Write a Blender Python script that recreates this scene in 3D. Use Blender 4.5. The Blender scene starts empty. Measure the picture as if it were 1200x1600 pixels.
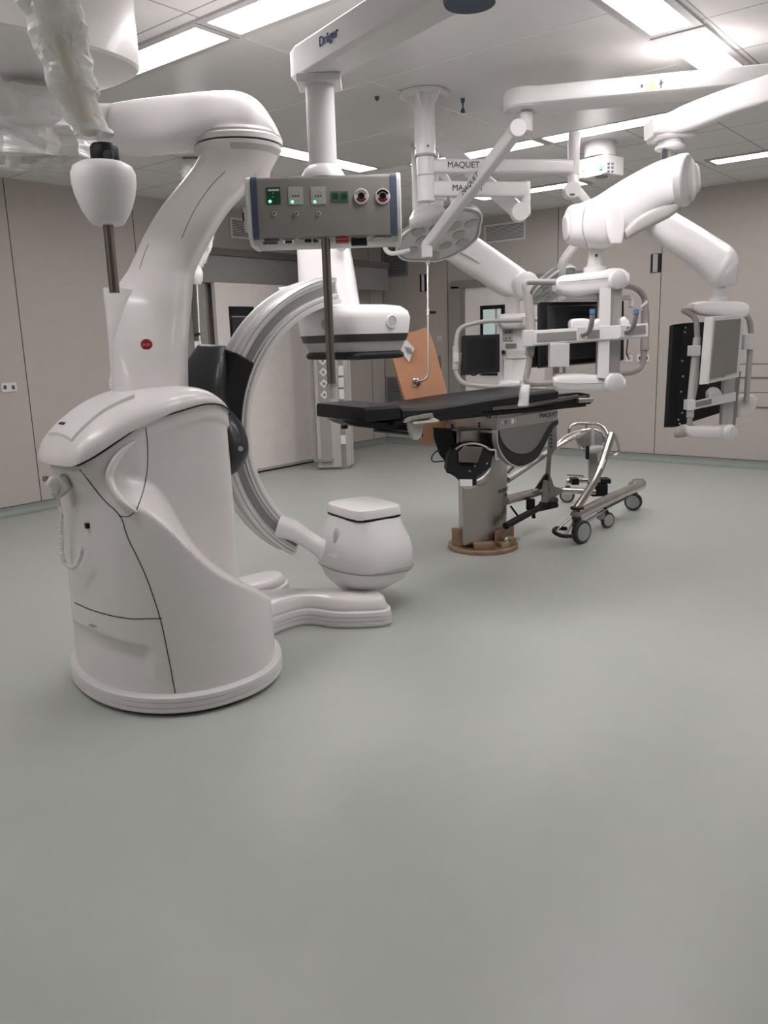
import bpy, bmesh, math, random
import numpy as np
from mathutils import Matrix, Vector, noise

random.seed(7)
sc = bpy.context.scene
COL = sc.collection
PI = math.pi

# ------------------------------------------------------------------ camera
F = 1259.07                                   # focal length in pixels of the 1200 x 1600 frame
CY, CP, CR = [math.radians(a) for a in (-50.823, 12.007, -1.7505)]
CAM = Vector((0, 0, 1.5))
def _axes():
    Rz = Matrix.Rotation(CY, 3, 'Z')
    f = Rz @ Vector((0, math.cos(CP), -math.sin(CP))); r = Rz @ Vector((1, 0, 0)); u = r.cross(f)
    c, s = math.cos(CR), math.sin(CR)
    return c*r + s*u, -s*r + c*u, f
RT, UP, FW = _axes()
cd = bpy.data.cameras.new('camera'); cam = bpy.data.objects.new('camera', cd); COL.objects.link(cam)
cd.sensor_fit = 'VERTICAL'; cd.sensor_height = 24; cd.lens = 24*F/1600; cd.clip_start = .05
cam.matrix_world = Matrix.Translation(CAM) @ Matrix((RT, UP, -FW)).transposed().to_4x4()
sc.camera = cam
sc.view_settings.view_transform = 'Standard'; sc.view_settings.look = 'None'
sc.view_settings.gamma = 1; sc.view_settings.use_curve_mapping = False
sc.view_settings.exposure = 0.0
w = bpy.data.worlds.new('world'); sc.world = w; w.use_nodes = True
w.node_tree.nodes['Background'].inputs[0].default_value = (.9, .92, 1, 1)
w.node_tree.nodes['Background'].inputs[1].default_value = .15
LAMP = 18.8                                   # diffuser radiance

# survey helpers: where a sight line from the camera station meets a plane of the room
def ray(x, y): return RT*((x-600)/F) - UP*((y-800)/F) + FW
def D(x, y, d): return CAM + ray(x, y)*d
def onX(x, y, v): q = ray(x, y); return CAM + q*((v-CAM.x)/q.x)
def onY(x, y, v): q = ray(x, y); return CAM + q*((v-CAM.y)/q.y)
def onZ(x, y, v=0.): q = ray(x, y); return CAM + q*((v-CAM.z)/q.z)
def onP(x, y, p0, n): q = ray(x, y); return CAM + q*((p0-CAM).dot(n)/q.dot(n))
def pr(p):
    v = Vector(p)-CAM; return 600+F*v.dot(RT)/v.dot(FW), 800-F*v.dot(UP)/v.dot(FW)

# ------------------------------------------------------------------ materials
def mat(name, col, rough=.45, metal=0., emit=None, estr=0., var=.03, bump=0., bscale=80., coat=0., trans=0., alpha=1., spec=.5):
    m = bpy.data.materials.new(name); m.use_nodes = True
    nt = m.node_tree; b = nt.nodes['Principled BSDF']
    b.inputs['Roughness'].default_value = rough; b.inputs['Metallic'].default_value = metal
    b.inputs['Coat Weight'].default_value = coat; b.inputs['Transmission Weight'].default_value = trans
    b.inputs['Alpha'].default_value = alpha; b.inputs['Specular IOR Level'].default_value = spec
    tc = nt.nodes.new('ShaderNodeTexCoord'); nz = nt.nodes.new('ShaderNodeTexNoise')
    nz.inputs['Scale'].default_value = 9; nz.inputs['Detail'].default_value = 4
    nt.links.new(tc.outputs['Object'], nz.inputs['Vector'])
    r = nt.nodes.new('ShaderNodeValToRGB'); c = Vector(col)
    r.color_ramp.elements[0].position = .3; r.color_ramp.elements[1].position = .7
    r.color_ramp.elements[0].color = (*(c*(1-var)), 1); r.color_ramp.elements[1].color = (*[min(1, k) for k in c*(1+var)], 1)
    nt.links.new(nz.outputs['Fac'], r.inputs['Fac']); nt.links.new(r.outputs['Color'], b.inputs['Base Color'])
    if emit: b.inputs['Emission Color'].default_value = (*emit, 1); b.inputs['Emission Strength'].default_value = estr
    if bump:
        n2 = nt.nodes.new('ShaderNodeTexNoise'); n2.inputs['Scale'].default_value = bscale; n2.inputs['Detail'].default_value = 3
        nt.links.new(tc.outputs['Object'], n2.inputs['Vector'])
        bp = nt.nodes.new('ShaderNodeBump'); bp.inputs['Strength'].default_value = bump; bp.inputs['Distance'].default_value = .004
        nt.links.new(n2.outputs['Fac'], bp.inputs['Height']); nt.links.new(bp.outputs['Normal'], b.inputs['Normal'])
    return m
WHITE = mat('white_lacquer', (.82, .80, .80), .28, var=.012, coat=.15)
WHITE2 = mat('white_plastic', (.76, .742, .738), .42, var=.015)
SHELL = mat('pearl_shell', (.80, .77, .762), .3, var=.012, coat=.2)
SHELLG = mat('pale_grey_panel', (.53, .525, .505), .4, var=.015)
CREAM = mat('cream_plastic', (.66, .62, .56), .5)
GREY = mat('mid_grey_plastic', (.27, .27, .27), .5)
LGREY = mat('light_grey_metal', (.47, .455, .44), .4)
FACIA = mat('grey_fascia', (.245, .232, .222), .42)
BAND = mat('slate_blue_trim', (.055, .078, .13), .5)
BLACK = mat('black_plastic', (.011, .011, .013), .5, spec=.3)
CHAR = mat('charcoal_plastic', (.028, .029, .033), .34, coat=.1)
SCREEN = mat('black_screen', (.004, .004, .005), .3, spec=.25)
SEAM = mat('dark_seam', (.03, .026, .024), .8)
STEEL = mat('brushed_steel', (.55, .52, .49), .33, metal=1., bump=.05, bscale=250)
STEELD = mat('dull_steel', (.46, .43, .40), .38, metal=1., bump=.06, bscale=250)
CHROME = mat('polished_chrome', (.62, .59, .56), .16, metal=1.)
ALU = mat('anodised_aluminium', (.80, .79, .79), .3, metal=.45)
RUBBER = mat('grey_rubber', (.30, .31, .32), .7)
MATT = mat('black_cushion', (.014, .014, .016), .48, bump=.25, bscale=14, spec=.28)
FILM = mat('orange_protective_film', (.66, .34, .20), .42, var=.06, bump=.15, bscale=7)
PAPER = mat('white_paper', (.8, .8, .78), .7)
RED = mat('red_button', (.28, .012, .016), .4)
GREEN = mat('green_socket', (.012, .075, .04), .45)
GREENP = mat('pale_green_socket', (.10, .19, .13), .5)
LED = mat('green_led', (.1, .9, .4), .4, emit=(.15, 1, .4), estr=3)
BLUE = mat('blue_grip', (.09, .2, .36), .5)
ORANGE = mat('orange_brown_board', (.30, .13, .07), .55, var=.08)
COPPER = mat('brown_cast_metal', (.36, .24, .16), .5, metal=.35, var=.25)
INK = mat('dark_lettering', (.07, .07, .09), .6)
WARN = mat('yellow_warning', (.5, .42, .2), .6)
GLASSP = mat('pale_window_pane', (.45, .58, .58), .12, emit=(.5, .62, .6), estr=.35)
POLE = mat('dark_satin_pole', (.27, .24, .22), .3, metal=1.)
DARKGL = mat('dark_window_pane', (.03, .035, .035), .1)
ROOMIN = mat('corridor_wall', (.5, .6, .6), .6)

def plastic_film(name, a=.5):
    m = bpy.data.materials.new(name); m.use_nodes = True; nt = m.node_tree; nt.nodes.clear()
    o = nt.nodes.new('ShaderNodeOutputMaterial'); mx = nt.nodes.new('ShaderNodeMixShader'); t = nt.nodes.new('ShaderNodeBsdfTransparent')
    b = nt.nodes.new('ShaderNodeBsdfPrincipled'); b.inputs['Base Color'].default_value = (.93, .92, .91, 1); b.inputs['Roughness'].default_value = .2
    tc = nt.nodes.new('ShaderNodeTexCoord'); nz = nt.nodes.new('ShaderNodeTexNoise'); nz.inputs['Scale'].default_value = 6; nz.inputs['Distortion'].default_value = .6; nz.inputs['Detail'].default_value = 1
    nt.links.new(tc.outputs['Object'], nz.inputs['Vector'])
    bp = nt.nodes.new('ShaderNodeBump'); bp.inputs['Strength'].default_value = .5; bp.inputs['Distance'].default_value = .02
    nt.links.new(nz.outputs['Fac'], bp.inputs['Height']); nt.links.new(bp.outputs['Normal'], b.inputs['Normal'])
    mr = nt.nodes.new('ShaderNodeMapRange'); mr.inputs[1].default_value = .35; mr.inputs[2].default_value = .65
    mr.inputs[3].default_value = a-.1; mr.inputs[4].default_value = min(1, a+.1)
    nt.links.new(nz.outputs['Fac'], mr.inputs[0]); nt.links.new(mr.outputs[0], mx.inputs[0])
    nt.links.new(t.outputs[0], mx.inputs[1]); nt.links.new(b.outputs[0], mx.inputs[2]); nt.links.new(mx.outputs[0], o.inputs[0])
    return m
PFILM = plastic_film('clear_wrap_film', .5)
PFILM2 = plastic_film('milky_wrap_film', .78)

def wall_mat(name, col, rough=.5, sheen=.0):
    return mat(name, col, rough, var=.02)
def floor_mat():
    m = mat('green_grey_vinyl', (.46, .485, .455), .33, var=.02, bump=.08, bscale=260)
    nt = m.node_tree; b = nt.nodes['Principled BSDF']
    tc = nt.nodes.new('ShaderNodeTexCoord'); n = nt.nodes.new('ShaderNodeTexNoise'); n.inputs['Scale'].default_value = 1.4; n.inputs['Detail'].default_value = 5
    nt.links.new(tc.outputs['Object'], n.inputs['Vector'])
    mr = nt.nodes.new('ShaderNodeMapRange'); mr.inputs[3].default_value = .27; mr.inputs[4].default_value = .42
    nt.links.new(n.outputs['Fac'], mr.inputs[0]); nt.links.new(mr.outputs[0], b.inputs['Roughness'])
    return m
def tile_mat():
    m = mat('white_ceiling_tile', (.80, .785, .775), .6, var=.015); nt = m.node_tree; b = nt.nodes['Principled BSDF']
    src = b.inputs['Base Color'].links[0].from_socket
    g = nt.nodes.new('ShaderNodeNewGeometry'); sx = nt.nodes.new('ShaderNodeSeparateXYZ'); nt.links.new(g.outputs['Position'], sx.inputs[0])
    def M(op, a, v=None):
        k = nt.nodes.new('ShaderNodeMath'); k.operation = op; nt.links.new(a, k.inputs[0])
        if v is not None: k.inputs[1].default_value = v
        return k.outputs[0]
    fs = []
    for i, off in ((0, 4.49), (1, 1.49)):
        a = M('FRACT', M('DIVIDE', M('SUBTRACT', sx.outputs[i], off-60.3), .6)); a = M('ABSOLUTE', M('SUBTRACT', a, .5)); fs.append(M('LESS_THAN', a, .008))
    k = nt.nodes.new('ShaderNodeMath'); k.operation = 'MAXIMUM'; nt.links.new(fs[0], k.inputs[0]); nt.links.new(fs[1], k.inputs[1])
    mx = nt.nodes.new('ShaderNodeMix'); mx.data_type = 'RGBA'; nt.links.new(k.outputs[0], mx.inputs[0]); nt.links.new(src, mx.inputs[6])
    mx.inputs[7].default_value = (.33, .32, .31, 1); nt.links.new(mx.outputs[2], b.inputs['Base Color'])
    return m

# ------------------------------------------------------------------ mesh builder
class MB:
    def __init__(s, M=None): s.bm = bmesh.new(); s.M = M or Matrix.Identity(4)
    def v(s, p): return s.bm.verts.new(s.M @ Vector(p))
    def f(s, vs):
        try: return s.bm.faces.new(vs)
        except ValueError: return None
    def box(s, c, size, rz=0, R=None):
        R = R or Matrix.Rotation(rz, 3, 'Z'); c = Vector(c); h = Vector(size)/2; vs = []
        for i in range(8):
            vs.append(s.v(c + R @ Vector(((1 if i & 1 else -1)*h.x, (1 if i & 2 else -1)*h.y, (1 if i & 4 else -1)*h.z))))
        for q in ((0, 2, 3, 1), (4, 5, 7, 6), (0, 1, 5, 4), (2, 6, 7, 3), (0, 4, 6, 2), (1, 3, 7, 5)): s.f([vs[i] for i in q])
        return s
    def loft(s, rings, cap=True, closed=False):
        R = [[s.v(p) for p in r] for r in rings]; n = len(R[0]); m = len(R)
        for i in range(m if closed else m-1):
            a, b = R[i], R[(i+1) % m]
            for j in range(n): s.f([a[j], a[(j+1) % n], b[(j+1) % n], b[j]])
        if cap and not closed: s.f(R[0][::-1]); s.f(R[-1])
        return s
    def grid(s, rows, thick=0):
        R = [[s.v(p) for p in r] for r in rows]
        for i in range(len(R)-1):
            for j in range(len(R[0])-1): s.f([R[i][j], R[i][j+1], R[i+1][j+1], R[i+1][j]])
        return s
    def cyl(s, a, b, r, r2=None, n=28):
        a, b = Vector(a), Vector(b); z = (b-a).normalized(); x = z.orthogonal().normalized(); y = z.cross(x); r2 = r if r2 is None else r2
        return s.loft([[c + (x*math.cos(t)+y*math.sin(t))*q for t in [2*PI*k/n for k in range(n)]] for c, q in ((a, r), (b, r2))])
    def lathe(s, prof, c=(0, 0, 0), ax=(0, 0, 1), n=40, sx=1, sy=1, xd=None):
        c = Vector(c); z = Vector(ax).normalized(); x = Vector(xd) if xd else (Vector((1, 0, 0)) if abs(z.z) > .9 else z.orthogonal().normalized()); y = z.cross(x)
        return s.loft([[c + z*h + (x*math.cos(t)*sx+y*math.sin(t)*sy)*max(r, 1e-4) for t in [2*PI*k/n for k in range(n)]] for r, h in prof])
    def sphere(s, c, r, n=24, m=12):
        r = Vector(r) if hasattr(r, '__len__') else Vector((r, r, r)); c = Vector(c)
        return s.loft([[c + Vector((math.cos(t)*math.sin(a)*r.x, math.sin(t)*math.sin(a)*r.y, -math.cos(a)*r.z)) for t in [2*PI*k/n for k in range(n)]] for a in [1e-3+(PI-2e-3)*k/m for k in range(m+1)]])
    def tube(s, pts, r, n=14, closed=False, sx=1, sy=1, up=None):
        P = [Vector(p) for p in pts]; m = len(P)
        T = [((P[(i+1) % m]-P[i-1]) if closed or 0 < i < m-1 else (P[1]-P[0] if i == 0 else P[-1]-P[-2])).normalized() for i in range(m)]
        x = (Vector(up) - T[0]*Vector(up).dot(T[0])).normalized() if up else T[0].orthogonal().normalized()
        rings = []
        for i in range(m):
            x = (x - T[i]*x.dot(T[i])).normalized(); y = T[i].cross(x); q = r[i] if hasattr(r, '__len__') else r
            rings.append([P[i] + (x*math.cos(t)*sx + y*math.sin(t)*sy)*q for t in [2*PI*k/n for k in range(n)]])
        return s.loft(rings, closed=closed)
    def prism(s, poly, n, t0, t1):
        n = Vector(n); return s.loft([[Vector(p)+n*t0 for p in poly], [Vector(p)+n*t1 for p in poly]])
def fillet(pts, r, k=6):
    P = [Vector(p) for p in pts]; out = [P[0]]
    for i in range(1, len(P)-1):
        a, b, c = P[i-1], P[i], P[i+1]; q = min(r, (a-b).length*.49, (c-b).length*.49)
        p0, p1 = b+(a-b).normalized()*q, b+(c-b).normalized()*q
        out += [p0*(1-t)**2 + b*2*t*(1-t) + p1*t*t for t in [j/k for j in range(k+1)]]
    return out+[P[-1]]
def smooth(pts, k=6):
    P = [Vector(p) for p in pts]; Q = [P[0]*2-P[1]]+P+[P[-1]*2-P[-2]]; out = []
    for i in range(1, len(Q)-2):
        a, b, c, d = Q[i-1:i+3]
        for j in range(k):
            t = j/k; out.append(.5*((2*b)+(c-a)*t+(2*a-5*b+4*c-d)*t*t+(3*b-a-3*c+d)*t**3))
    return out+[P[-1]]
def sq(t, n):
    c, s_ = math.cos(t), math.sin(t); return math.copysign(abs(c)**(2/n), c), math.copysign(abs(s_)**(2/n), s_)
def silo(mb, pairs, n=2.4, seg=32, k=5, round_ends=True):
    """shape from measured width pairs: (x0,y0,x1,y1,distance,thickness)"""
    raw = [Vector((*p[:4],)) if 0 else p for p in pairs]
    def cr(vals):
        Q = [2*vals[0]-vals[1]]+vals+[2*vals[-1]-vals[-2]]; out = []
        for i in range(1, len(Q)-2):
            a, b, c, d = Q[i-1:i+3]
            for j in range(k):
                t = j/k; out.append(.5*((2*b)+(c-a)*t+(2*a-5*b+4*c-d)*t*t+(3*b-a-3*c+d)*t**3))
        return out+[vals[-1]]
    A = np.array(pairs, float); cols = [cr(list(A[:, i])) for i in range(6)]
    N = Vector((FW.x, FW.y, 0)).normalized(); rings = []
    for x0, y0, x1, y1, d, th in zip(*cols):
        a, b = D(x0, y0, d), D(x1, y1, d); c = (a+b)/2; e = (b-a)/2
        c = c + N*0
        rings.append([c + e*sq(t, n)[0] + N*(th/2)*sq(t, n)[1] for t in [2*PI*j/seg for j in range(seg)]])
    if round_ends:
        def endcap(r0, r1):
            c0 = sum(r0, Vector())/len(r0); c1 = sum(r1, Vector())/len(r1); q = (c0-c1).normalized(); ln = min((p-c0).length for p in r0)*.22
            return [[c0 + q*ln*math.sin(a) + (p-c0)*(.75+.25*math.cos(a)) for p in r0] for a in (PI/6, PI/3, PI/2)]
        rings = endcap(rings[0], rings[1])[::-1] + rings + endcap(rings[-1], rings[-2])
    return mb.loft(rings)

def obj(name, mb, m, parent=None, bevel=0, seg=2, smooth_=40, sub=0):
    bm = mb.bm; bmesh.ops.recalc_face_normals(bm, faces=bm.faces)
    big = [q for q in bm.faces if len(q.verts) > 40]
    if big: bmesh.ops.triangulate(bm, faces=big, ngon_method='EAR_CLIP')
    me = bpy.data.meshes.new(name)
    if parent is not None:
        bm.transform(WM(parent).inverted())
    bm.to_mesh(me); bm.free()
    if smooth_:
        me.polygons.foreach_set('use_smooth', [True]*len(me.polygons)); me.set_sharp_from_angle(angle=math.radians(smooth_))
    me.materials.append(m)
    o = bpy.data.objects.new(name, me); COL.objects.link(o)
    if parent is not None: o.parent = parent
    if bevel:
        b = o.modifiers.new('bevel', 'BEVEL'); b.width = bevel; b.segments = seg; b.limit_method = 'ANGLE'; b.angle_limit = math.radians(35); b.harden_normals = True
    if sub:
        u = o.modifiers.new('sub', 'SUBSURF'); u.levels = sub; u.render_levels = sub
    return o
_W = {}
def WM(o):
    if o.name in _W: return _W[o.name]
    return (WM(o.parent) if o.parent else Matrix.Identity(4)) @ o.matrix_basis
def thing(name, label, cat, loc=(0, 0, 0), rz=0, group=None):
    o = bpy.data.objects.new(name, None); COL.objects.link(o); o.empty_display_size = .1
    o.location = loc; o.rotation_euler = (0, 0, rz); _W[o.name] = Matrix.Translation(Vector(loc)) @ Matrix.Rotation(rz, 4, 'Z')
    o['label'] = label; o['category'] = cat
    if group: o['group'] = group
    return o
def tag(o, label, cat, group=None):
    o['label'] = label; o['category'] = cat
    if group: o['group'] = group
    return o
def struct(name, mb, m, **k):
    o = obj(name, mb, m, **k); o['kind'] = 'structure'; return o
def text(s, name, p, xd, zd, size, m, parent, thick=.0015, bold=0, sxx=1.):
    """lettering standing on a surface: p = centre, xd reading direction, zd up"""
    cu = bpy.data.curves.new(name, 'FONT'); cu.body = s; cu.size = size; cu.align_x = 'CENTER'; cu.align_y = 'CENTER'; cu.extrude = thick; cu.offset = bold
    t = bpy.data.objects.new('tmp', cu); COL.objects.link(t); dg = bpy.context.evaluated_depsgraph_get(); dg.update()
    me = bpy.data.meshes.new_from_object(t.evaluated_get(dg)); COL.objects.unlink(t); bpy.data.objects.remove(t)
    x = Vector(xd).normalized(); z = Vector(zd).normalized(); y = x.cross(z)   # y points away from the reader
    Mx = Matrix((x*sxx, z, -y)).transposed().to_4x4(); Mx.translation = Vector(p)
    me.transform(Mx)
    if parent is not None: me.transform(WM(parent).inverted())
    me.name = name; me.materials.clear(); me.materials.append(m)
    o = bpy.data.objects.new(name, me); COL.objects.link(o); o.parent = parent; return o
def copytree(o, delta, parent=None, rz=0):
    c = o.copy(); COL.objects.link(c)
    if parent: c.parent = parent
    else: c.location = o.location + Vector(delta); c.rotation_euler.z += rz; _W[c.name] = Matrix.Translation(c.location) @ Matrix.Rotation(c.rotation_euler.z, 4, 'Z')
    for ch in [k for k in o.children]: copytree(ch, delta, c)
    return c
Z = Vector((0, 0, 1))
def hit(o, px, py):
    """point and normal where a sight line meets an object's surface"""
    from mathutils.bvhtree import BVHTree
    M = WM(o.parent) if o.parent else Matrix.Identity(4)
    if o.name not in _B: _B[o.name] = BVHTree.FromPolygons([M @ v.co for v in o.data.vertices], [list(p.vertices) for p in o.data.polygons])
    p, n, i, d = _B[o.name].ray_cast(CAM, ray(px, py).normalized()); return p, n
_B = {}
def frame(x, y, z, deg):
    return Matrix.Translation((x, y, z)) @ Matrix.Rotation(math.radians(deg), 4, 'Z')

# ------------------------------------------------------------------ the room
HC = 3.02; YL = 7.38; XR = 9.4; YL2 = 7.56; X0 = -2.6; Y0 = -2.6
FLOOR = floor_mat(); WALL = wall_mat('taupe_wall_laminate', (.53, .482, .448), .42)
WALLN = mat('near_wall_paint', (.62, .6, .58), .5)
struct('floor', MB().box(((X0+XR)/2, (Y0+YL2)/2, -.05), (XR-X0+.4, YL2-Y0+.4, .1)), FLOOR, smooth_=0)
struct('ceiling', MB().box(((X0+XR)/2, (Y0+YL2)/2, HC+.05), (XR-X0+.4, YL2-Y0+.4, .1)), tile_mat(), smooth_=0)
mb = MB(); mb.box(((X0+7.65)/2, YL+.1, HC/2), (7.65-X0, .2, HC)); mb.box(((7.65+XR+.2)/2, YL2+.1, HC/2), (XR+.2-7.65, .2, HC))
struct('wall_left', mb, WALL, smooth_=0)
struct('wall_right', MB().box((XR+.1, (Y0+YL2)/2, HC/2), (.2, YL2-Y0+.4, HC)), WALL, smooth_=0)
struct('wall_back', MB().box((X0-.1, (Y0+YL2)/2, HC/2), (.2, YL2-Y0+.4, HC)), WALLN, smooth_=0)
struct('wall_near', MB().box(((X0+XR)/2, Y0-.1, HC/2), (XR-X0, .2, HC)), WALLN, smooth_=0)
COVE = mat('green_grey_cove', (.27, .30, .28), .4, var=.02)
def cove(name, a, b, inward):
    a, b, n = Vector(a), Vector(b), Vector(inward); m = MB()
    prof = [(0, .084), (.006, .084), (.008, .05), (.018, .022), (.045, .004), (.07, .001), (.07, -.01), (0, -.01)]
    m.loft([[p + n*d + Z*h for d, h in prof] for p in (a, b)]); struct(name, m, COVE, smooth_=60)
cove('baseboard_left', (X0, YL, 0), (6.3, YL, 0), (0, -1, 0)); cove('baseboard_left_far', (7.65, YL2, 0), (XR, YL2, 0), (0, -1, 0))
cove('baseboard_right', (XR, Y0, 0), (XR, 5.0, 0), (-1, 0, 0)); cove('baseboard_right_far', (XR, 6.42, 0), (XR, YL2, 0), (-1, 0, 0))
t_i = 0
def joint(p, size):
    global t_i; t_i += 1; struct('trim_%d' % t_i, MB().box(p, size), SEAM, smooth_=0)
for x in (-1.42, -.105, 1.21, 2.525, 3.84, 5.155): joint((x, YL, HC/2+.04), (.007, .003, HC-.09))
joint((9.1, YL2, HC/2+.04), (.007, .003, HC-.09)); joint((8.4, YL2, HC/2+.04), (.007, .003, HC-.09))
for y in (-1.2, .2, 1.85, 3.495, 4.785, 6.425): joint((XR, y, HC/2+.04), (.003, .007, HC-.09))
joint((XR-.002, YL2-.004, HC/2+.04), (.006, .006, HC-.09))
for a, b in (((X0, 3), (6.2, 3)),): joint(((X0+6.2)/2, YL-.004, .086), (6.2-X0, .006, .005))
joint(((7.65+XR)/2, YL2-.004, .086), (XR-7.65, .006, .005)); joint((XR-.004, (Y0+5.0)/2, .086), (.006, 5.0-Y0, .005)); joint((XR-.004, 7.0, .086), (.006, 1.1, .005))

# laminar-flow canopy: smooth white field between the light strips
CANOPY = mat('perforated_canopy_panel', (.74, .728, .722), .24, var=.01, bump=.1, bscale=400)
struct('ceiling_canopy', MB().box((4.55, 3.3, HC+.012), (3.0, 3.0, .05)), CANOPY, bevel=.003)
SEAML = mat('pale_panel_joint', (.9, .89, .88), .5)
for k in (1, 2): 
    t_i += 1; struct('trim_%d' % t_i, MB().box((3.05+k, 3.3, HC-.0135), (.008, 2.96, .002)), SEAML, smooth_=0)
t_i += 1; struct('trim_%d' % t_i, MB().box((4.55, 3.3, HC-.0135), (2.96, .008, .002)), SEAML, smooth_=0)
DIFF = bpy.data.materials.new('lit_diffuser'); DIFF.use_nodes = True
b = DIFF.node_tree.nodes['Principled BSDF']; b.inputs['Base Color'].default_value = (.9, .9, .9, 1); b.inputs['Emission Color'].default_value = (1, .955, .955, 1); b.inputs['Emission Strength'].default_value = LAMP
FRAMEM = mat('white_light_frame', (.5, .49, .48), .45)
def ceiling_light(cx, cy, along_y, label, ln=1.2, group='recessed ceiling lights'):
    t = thing('ceiling_light', label, 'light', (cx, cy, HC), 0 if not along_y else PI/2, group)
    M = WM(t); L = ln/2; W = .105
    m = MB(M)
    for sx, sy, hx, hy in ((0, W+.021, L+.04, .021), (0, -W-.021, L+.04, .021), (L+.02, 0, .02, W), (-L-.02, 0, .02, W)): m.box((sx, sy, -.006), (2*hx, 2*hy, .016))
    obj('frame', m, FRAMEM, t, smooth_=0)
    obj('diffuser', MB(M).box((0, 0, -.003), (2*L, 2*W, .006)), DIFF, t, smooth_=0)
    return t
NS = 'lit rectangular ceiling light '
ceiling_light(2.91, 2.68, True, NS+'in the near strip, cut by the top of the photo')
ceiling_light(2.91, 3.97, True, NS+'in the near strip, beside the round ceiling drum')
ceiling_light(2.91, 1.4, True, NS+'in the near strip, above the camera to the right')
ceiling_light(6.17, 2.64, True, NS+'of the far strip behind the upper right boom')
ceiling_light(6.17, 3.93, True, NS+'of the far strip behind the surgical lamp column')
ceiling_light(5.39, 4.94, False, NS+'of the left strip behind the supply head pole', 1.2)
ceiling_light(4.1, 4.94, False, NS+'of the left strip above the gantry elbow', 1.2)
ceiling_light(3.885, 1.665, False, NS+'of the right strip, nearest at the top edge', 1.2)
ceiling_light(5.195, 1.665, False, NS+'of the right strip, second from the top edge', 1.2)
ceiling_light(8.09, 1.96, True, NS+'of the outer row at the right edge of the photo')
ceiling_light(8.09, 4.47, True, NS+'of the outer row above the wall vent', 1.25)
ceiling_light(.9, 3.2, True, NS+'behind the camera side, above the gantry rear'); ceiling_light(.3, 5.0, True, NS+'added out of view towards the left wall to brighten the gantry rear'); ceiling_light(-1.2, 3.4, True, NS+'added out of view at far left, extra fill for the gantry rear')  # last two: unseen extra lights, added to brighten the gantry rear
ceiling_light(3.9, -.8, False, NS+'beyond the right edge, near row'); ceiling_light(6.6, -.8, False, NS+'beyond the right edge, far row')
for o in bpy.data.objects:
    if o.name.startswith('ceiling_light') and o.get('group'): del o['group']

# ------------------------------------------------------------------ robot gantry
GX, GY, GA = 2.17, 3.07, -12
GM = frame(GX, GY, 0, GA); GU = (GM.to_3x3() @ Vector((1, 0, 0))); GV = (GM.to_3x3() @ Vector((0, 1, 0)))
def interp(x, tab):
    if x <= tab[0][0]: return tab[0][1]
    for (a, p), (b_, q) in zip(tab, tab[1:]):
        if x <= b_: t = (x-a)/(b_-a); return p+(q-p)*t
    return tab[-1][1]
def sinterp(x, tab):
    if x <= tab[0][0]: return tab[0][1]
    if x >= tab[-1][0]: return tab[-1][1]
    xs = [t[0] for t in tab]; i = max(j for j in range(len(xs)-1) if xs[j] <= x)
    def P(j): return tab[min(max(j, 0), len(tab)-1)]
    def slope(j):
        a, b_ = P(j-1), P(j+1); return (b_[1]-a[1])/(b_[0]-a[0]) if b_[0] != a[0] else 0
    h = xs[i+1]-xs[i]; t = (x-xs[i])/h; a, b_ = tab[i][1], tab[i+1][1]
    return (2*t**3-3*t*t+1)*a+(t**3-2*t*t+t)*h*slope(i)+(-2*t**3+3*t*t)*b_+(t**3-t*t)*h*slope(i+1)
ZS = [(-.36, 1.02), (-.21, .93), (-.01, .68), (.19, .52), (.30, .44), (.45, .40)]     # shoulder height
ZC = [(-.50, 1.045), (-.42, 1.055), (-.17, 1.19), (0.04, 1.245), (.14, 1.255), (.22, 1.23), (.36, 1.12)]    # seam under the cap
ZT = [(-.52, 1.10), (-.47, 1.165), (-.40, 1.215), (-.26, 1.275), (-.10, 1.315), (.05, 1.33), (.16, 1.325), (.22, 1.295), (.28, 1.24), (.36, 1.16)]
def r_ell(th, a, b_, n=2.15): return (abs(math.cos(th)/a)**n + abs(math.sin(th)/b_)**n)**(-1/n)
def r_base(th, z): return r_ell(th, .425, .535-.09*min(z, .95)**1.5)
def r_slab(th, z):
    a = (.47 if math.cos(th) < 0 else .285-.02*max(0, z-.5)); return r_ell(th, a, .262, 5.0)
def r_body(th, z):
    rb, rs = r_base(th, z), r_slab(th, z)
    if math.cos(th) < -.0: rs = min(rs, rb+.06)
    u = min(rb, .44)*math.cos(th)
    zs = sinterp(u, ZS); t = (z-(zs-.095))/.095; t = max(0, min(1, t)); t = .75*t+.25*t*t*(3-2*t); r = rb*(1-t)+min(rs, rb+.03)*t
    S = lambda q: max(0., min(1., q))
    if math.sin(th) < -.3:                       # framed flank panel, set in a little
        r -= .010*S((sinterp(rs*math.cos(th), ZC)-.055-z)/.02)*S((rs*math.cos(th)+.20)/.03)*S(t*3-2)
    dg = math.degrees(th) % 360                  # scooped toe cover on the rear
    r -= .030*S((.335-.0008*abs(dg-195)-z)/.022)*S((z-.08)/.20)*S((dg-158)/6)*S((236-dg)/5)
    return r
NT = 216
gan = thing('robotic_angiography_gantry', 'white floor-standing robotic imaging gantry with tall curved arm, STOP button and silver C-arm', 'medical scanner', (GX, GY, 0), math.radians(GA))
def body_ring(f, off=0.):   # f: 0 floor .. 1 seam
    out = []
    for k in range(NT):
        th = 2*PI*k/NT; z = .07
        zc = sinterp(r_slab(th, 1)*math.cos(th), ZC); z = .07+(zc-.07)*f
        r = r_body(th, z)+off; out.append(Vector((r*math.cos(th), r*math.sin(th), z)))
    return out
mb = MB(GM); mb.loft([body_ring(i/170) for i in range(171)]); obj('body', mb, SHELL, gan, smooth_=50)
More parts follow.
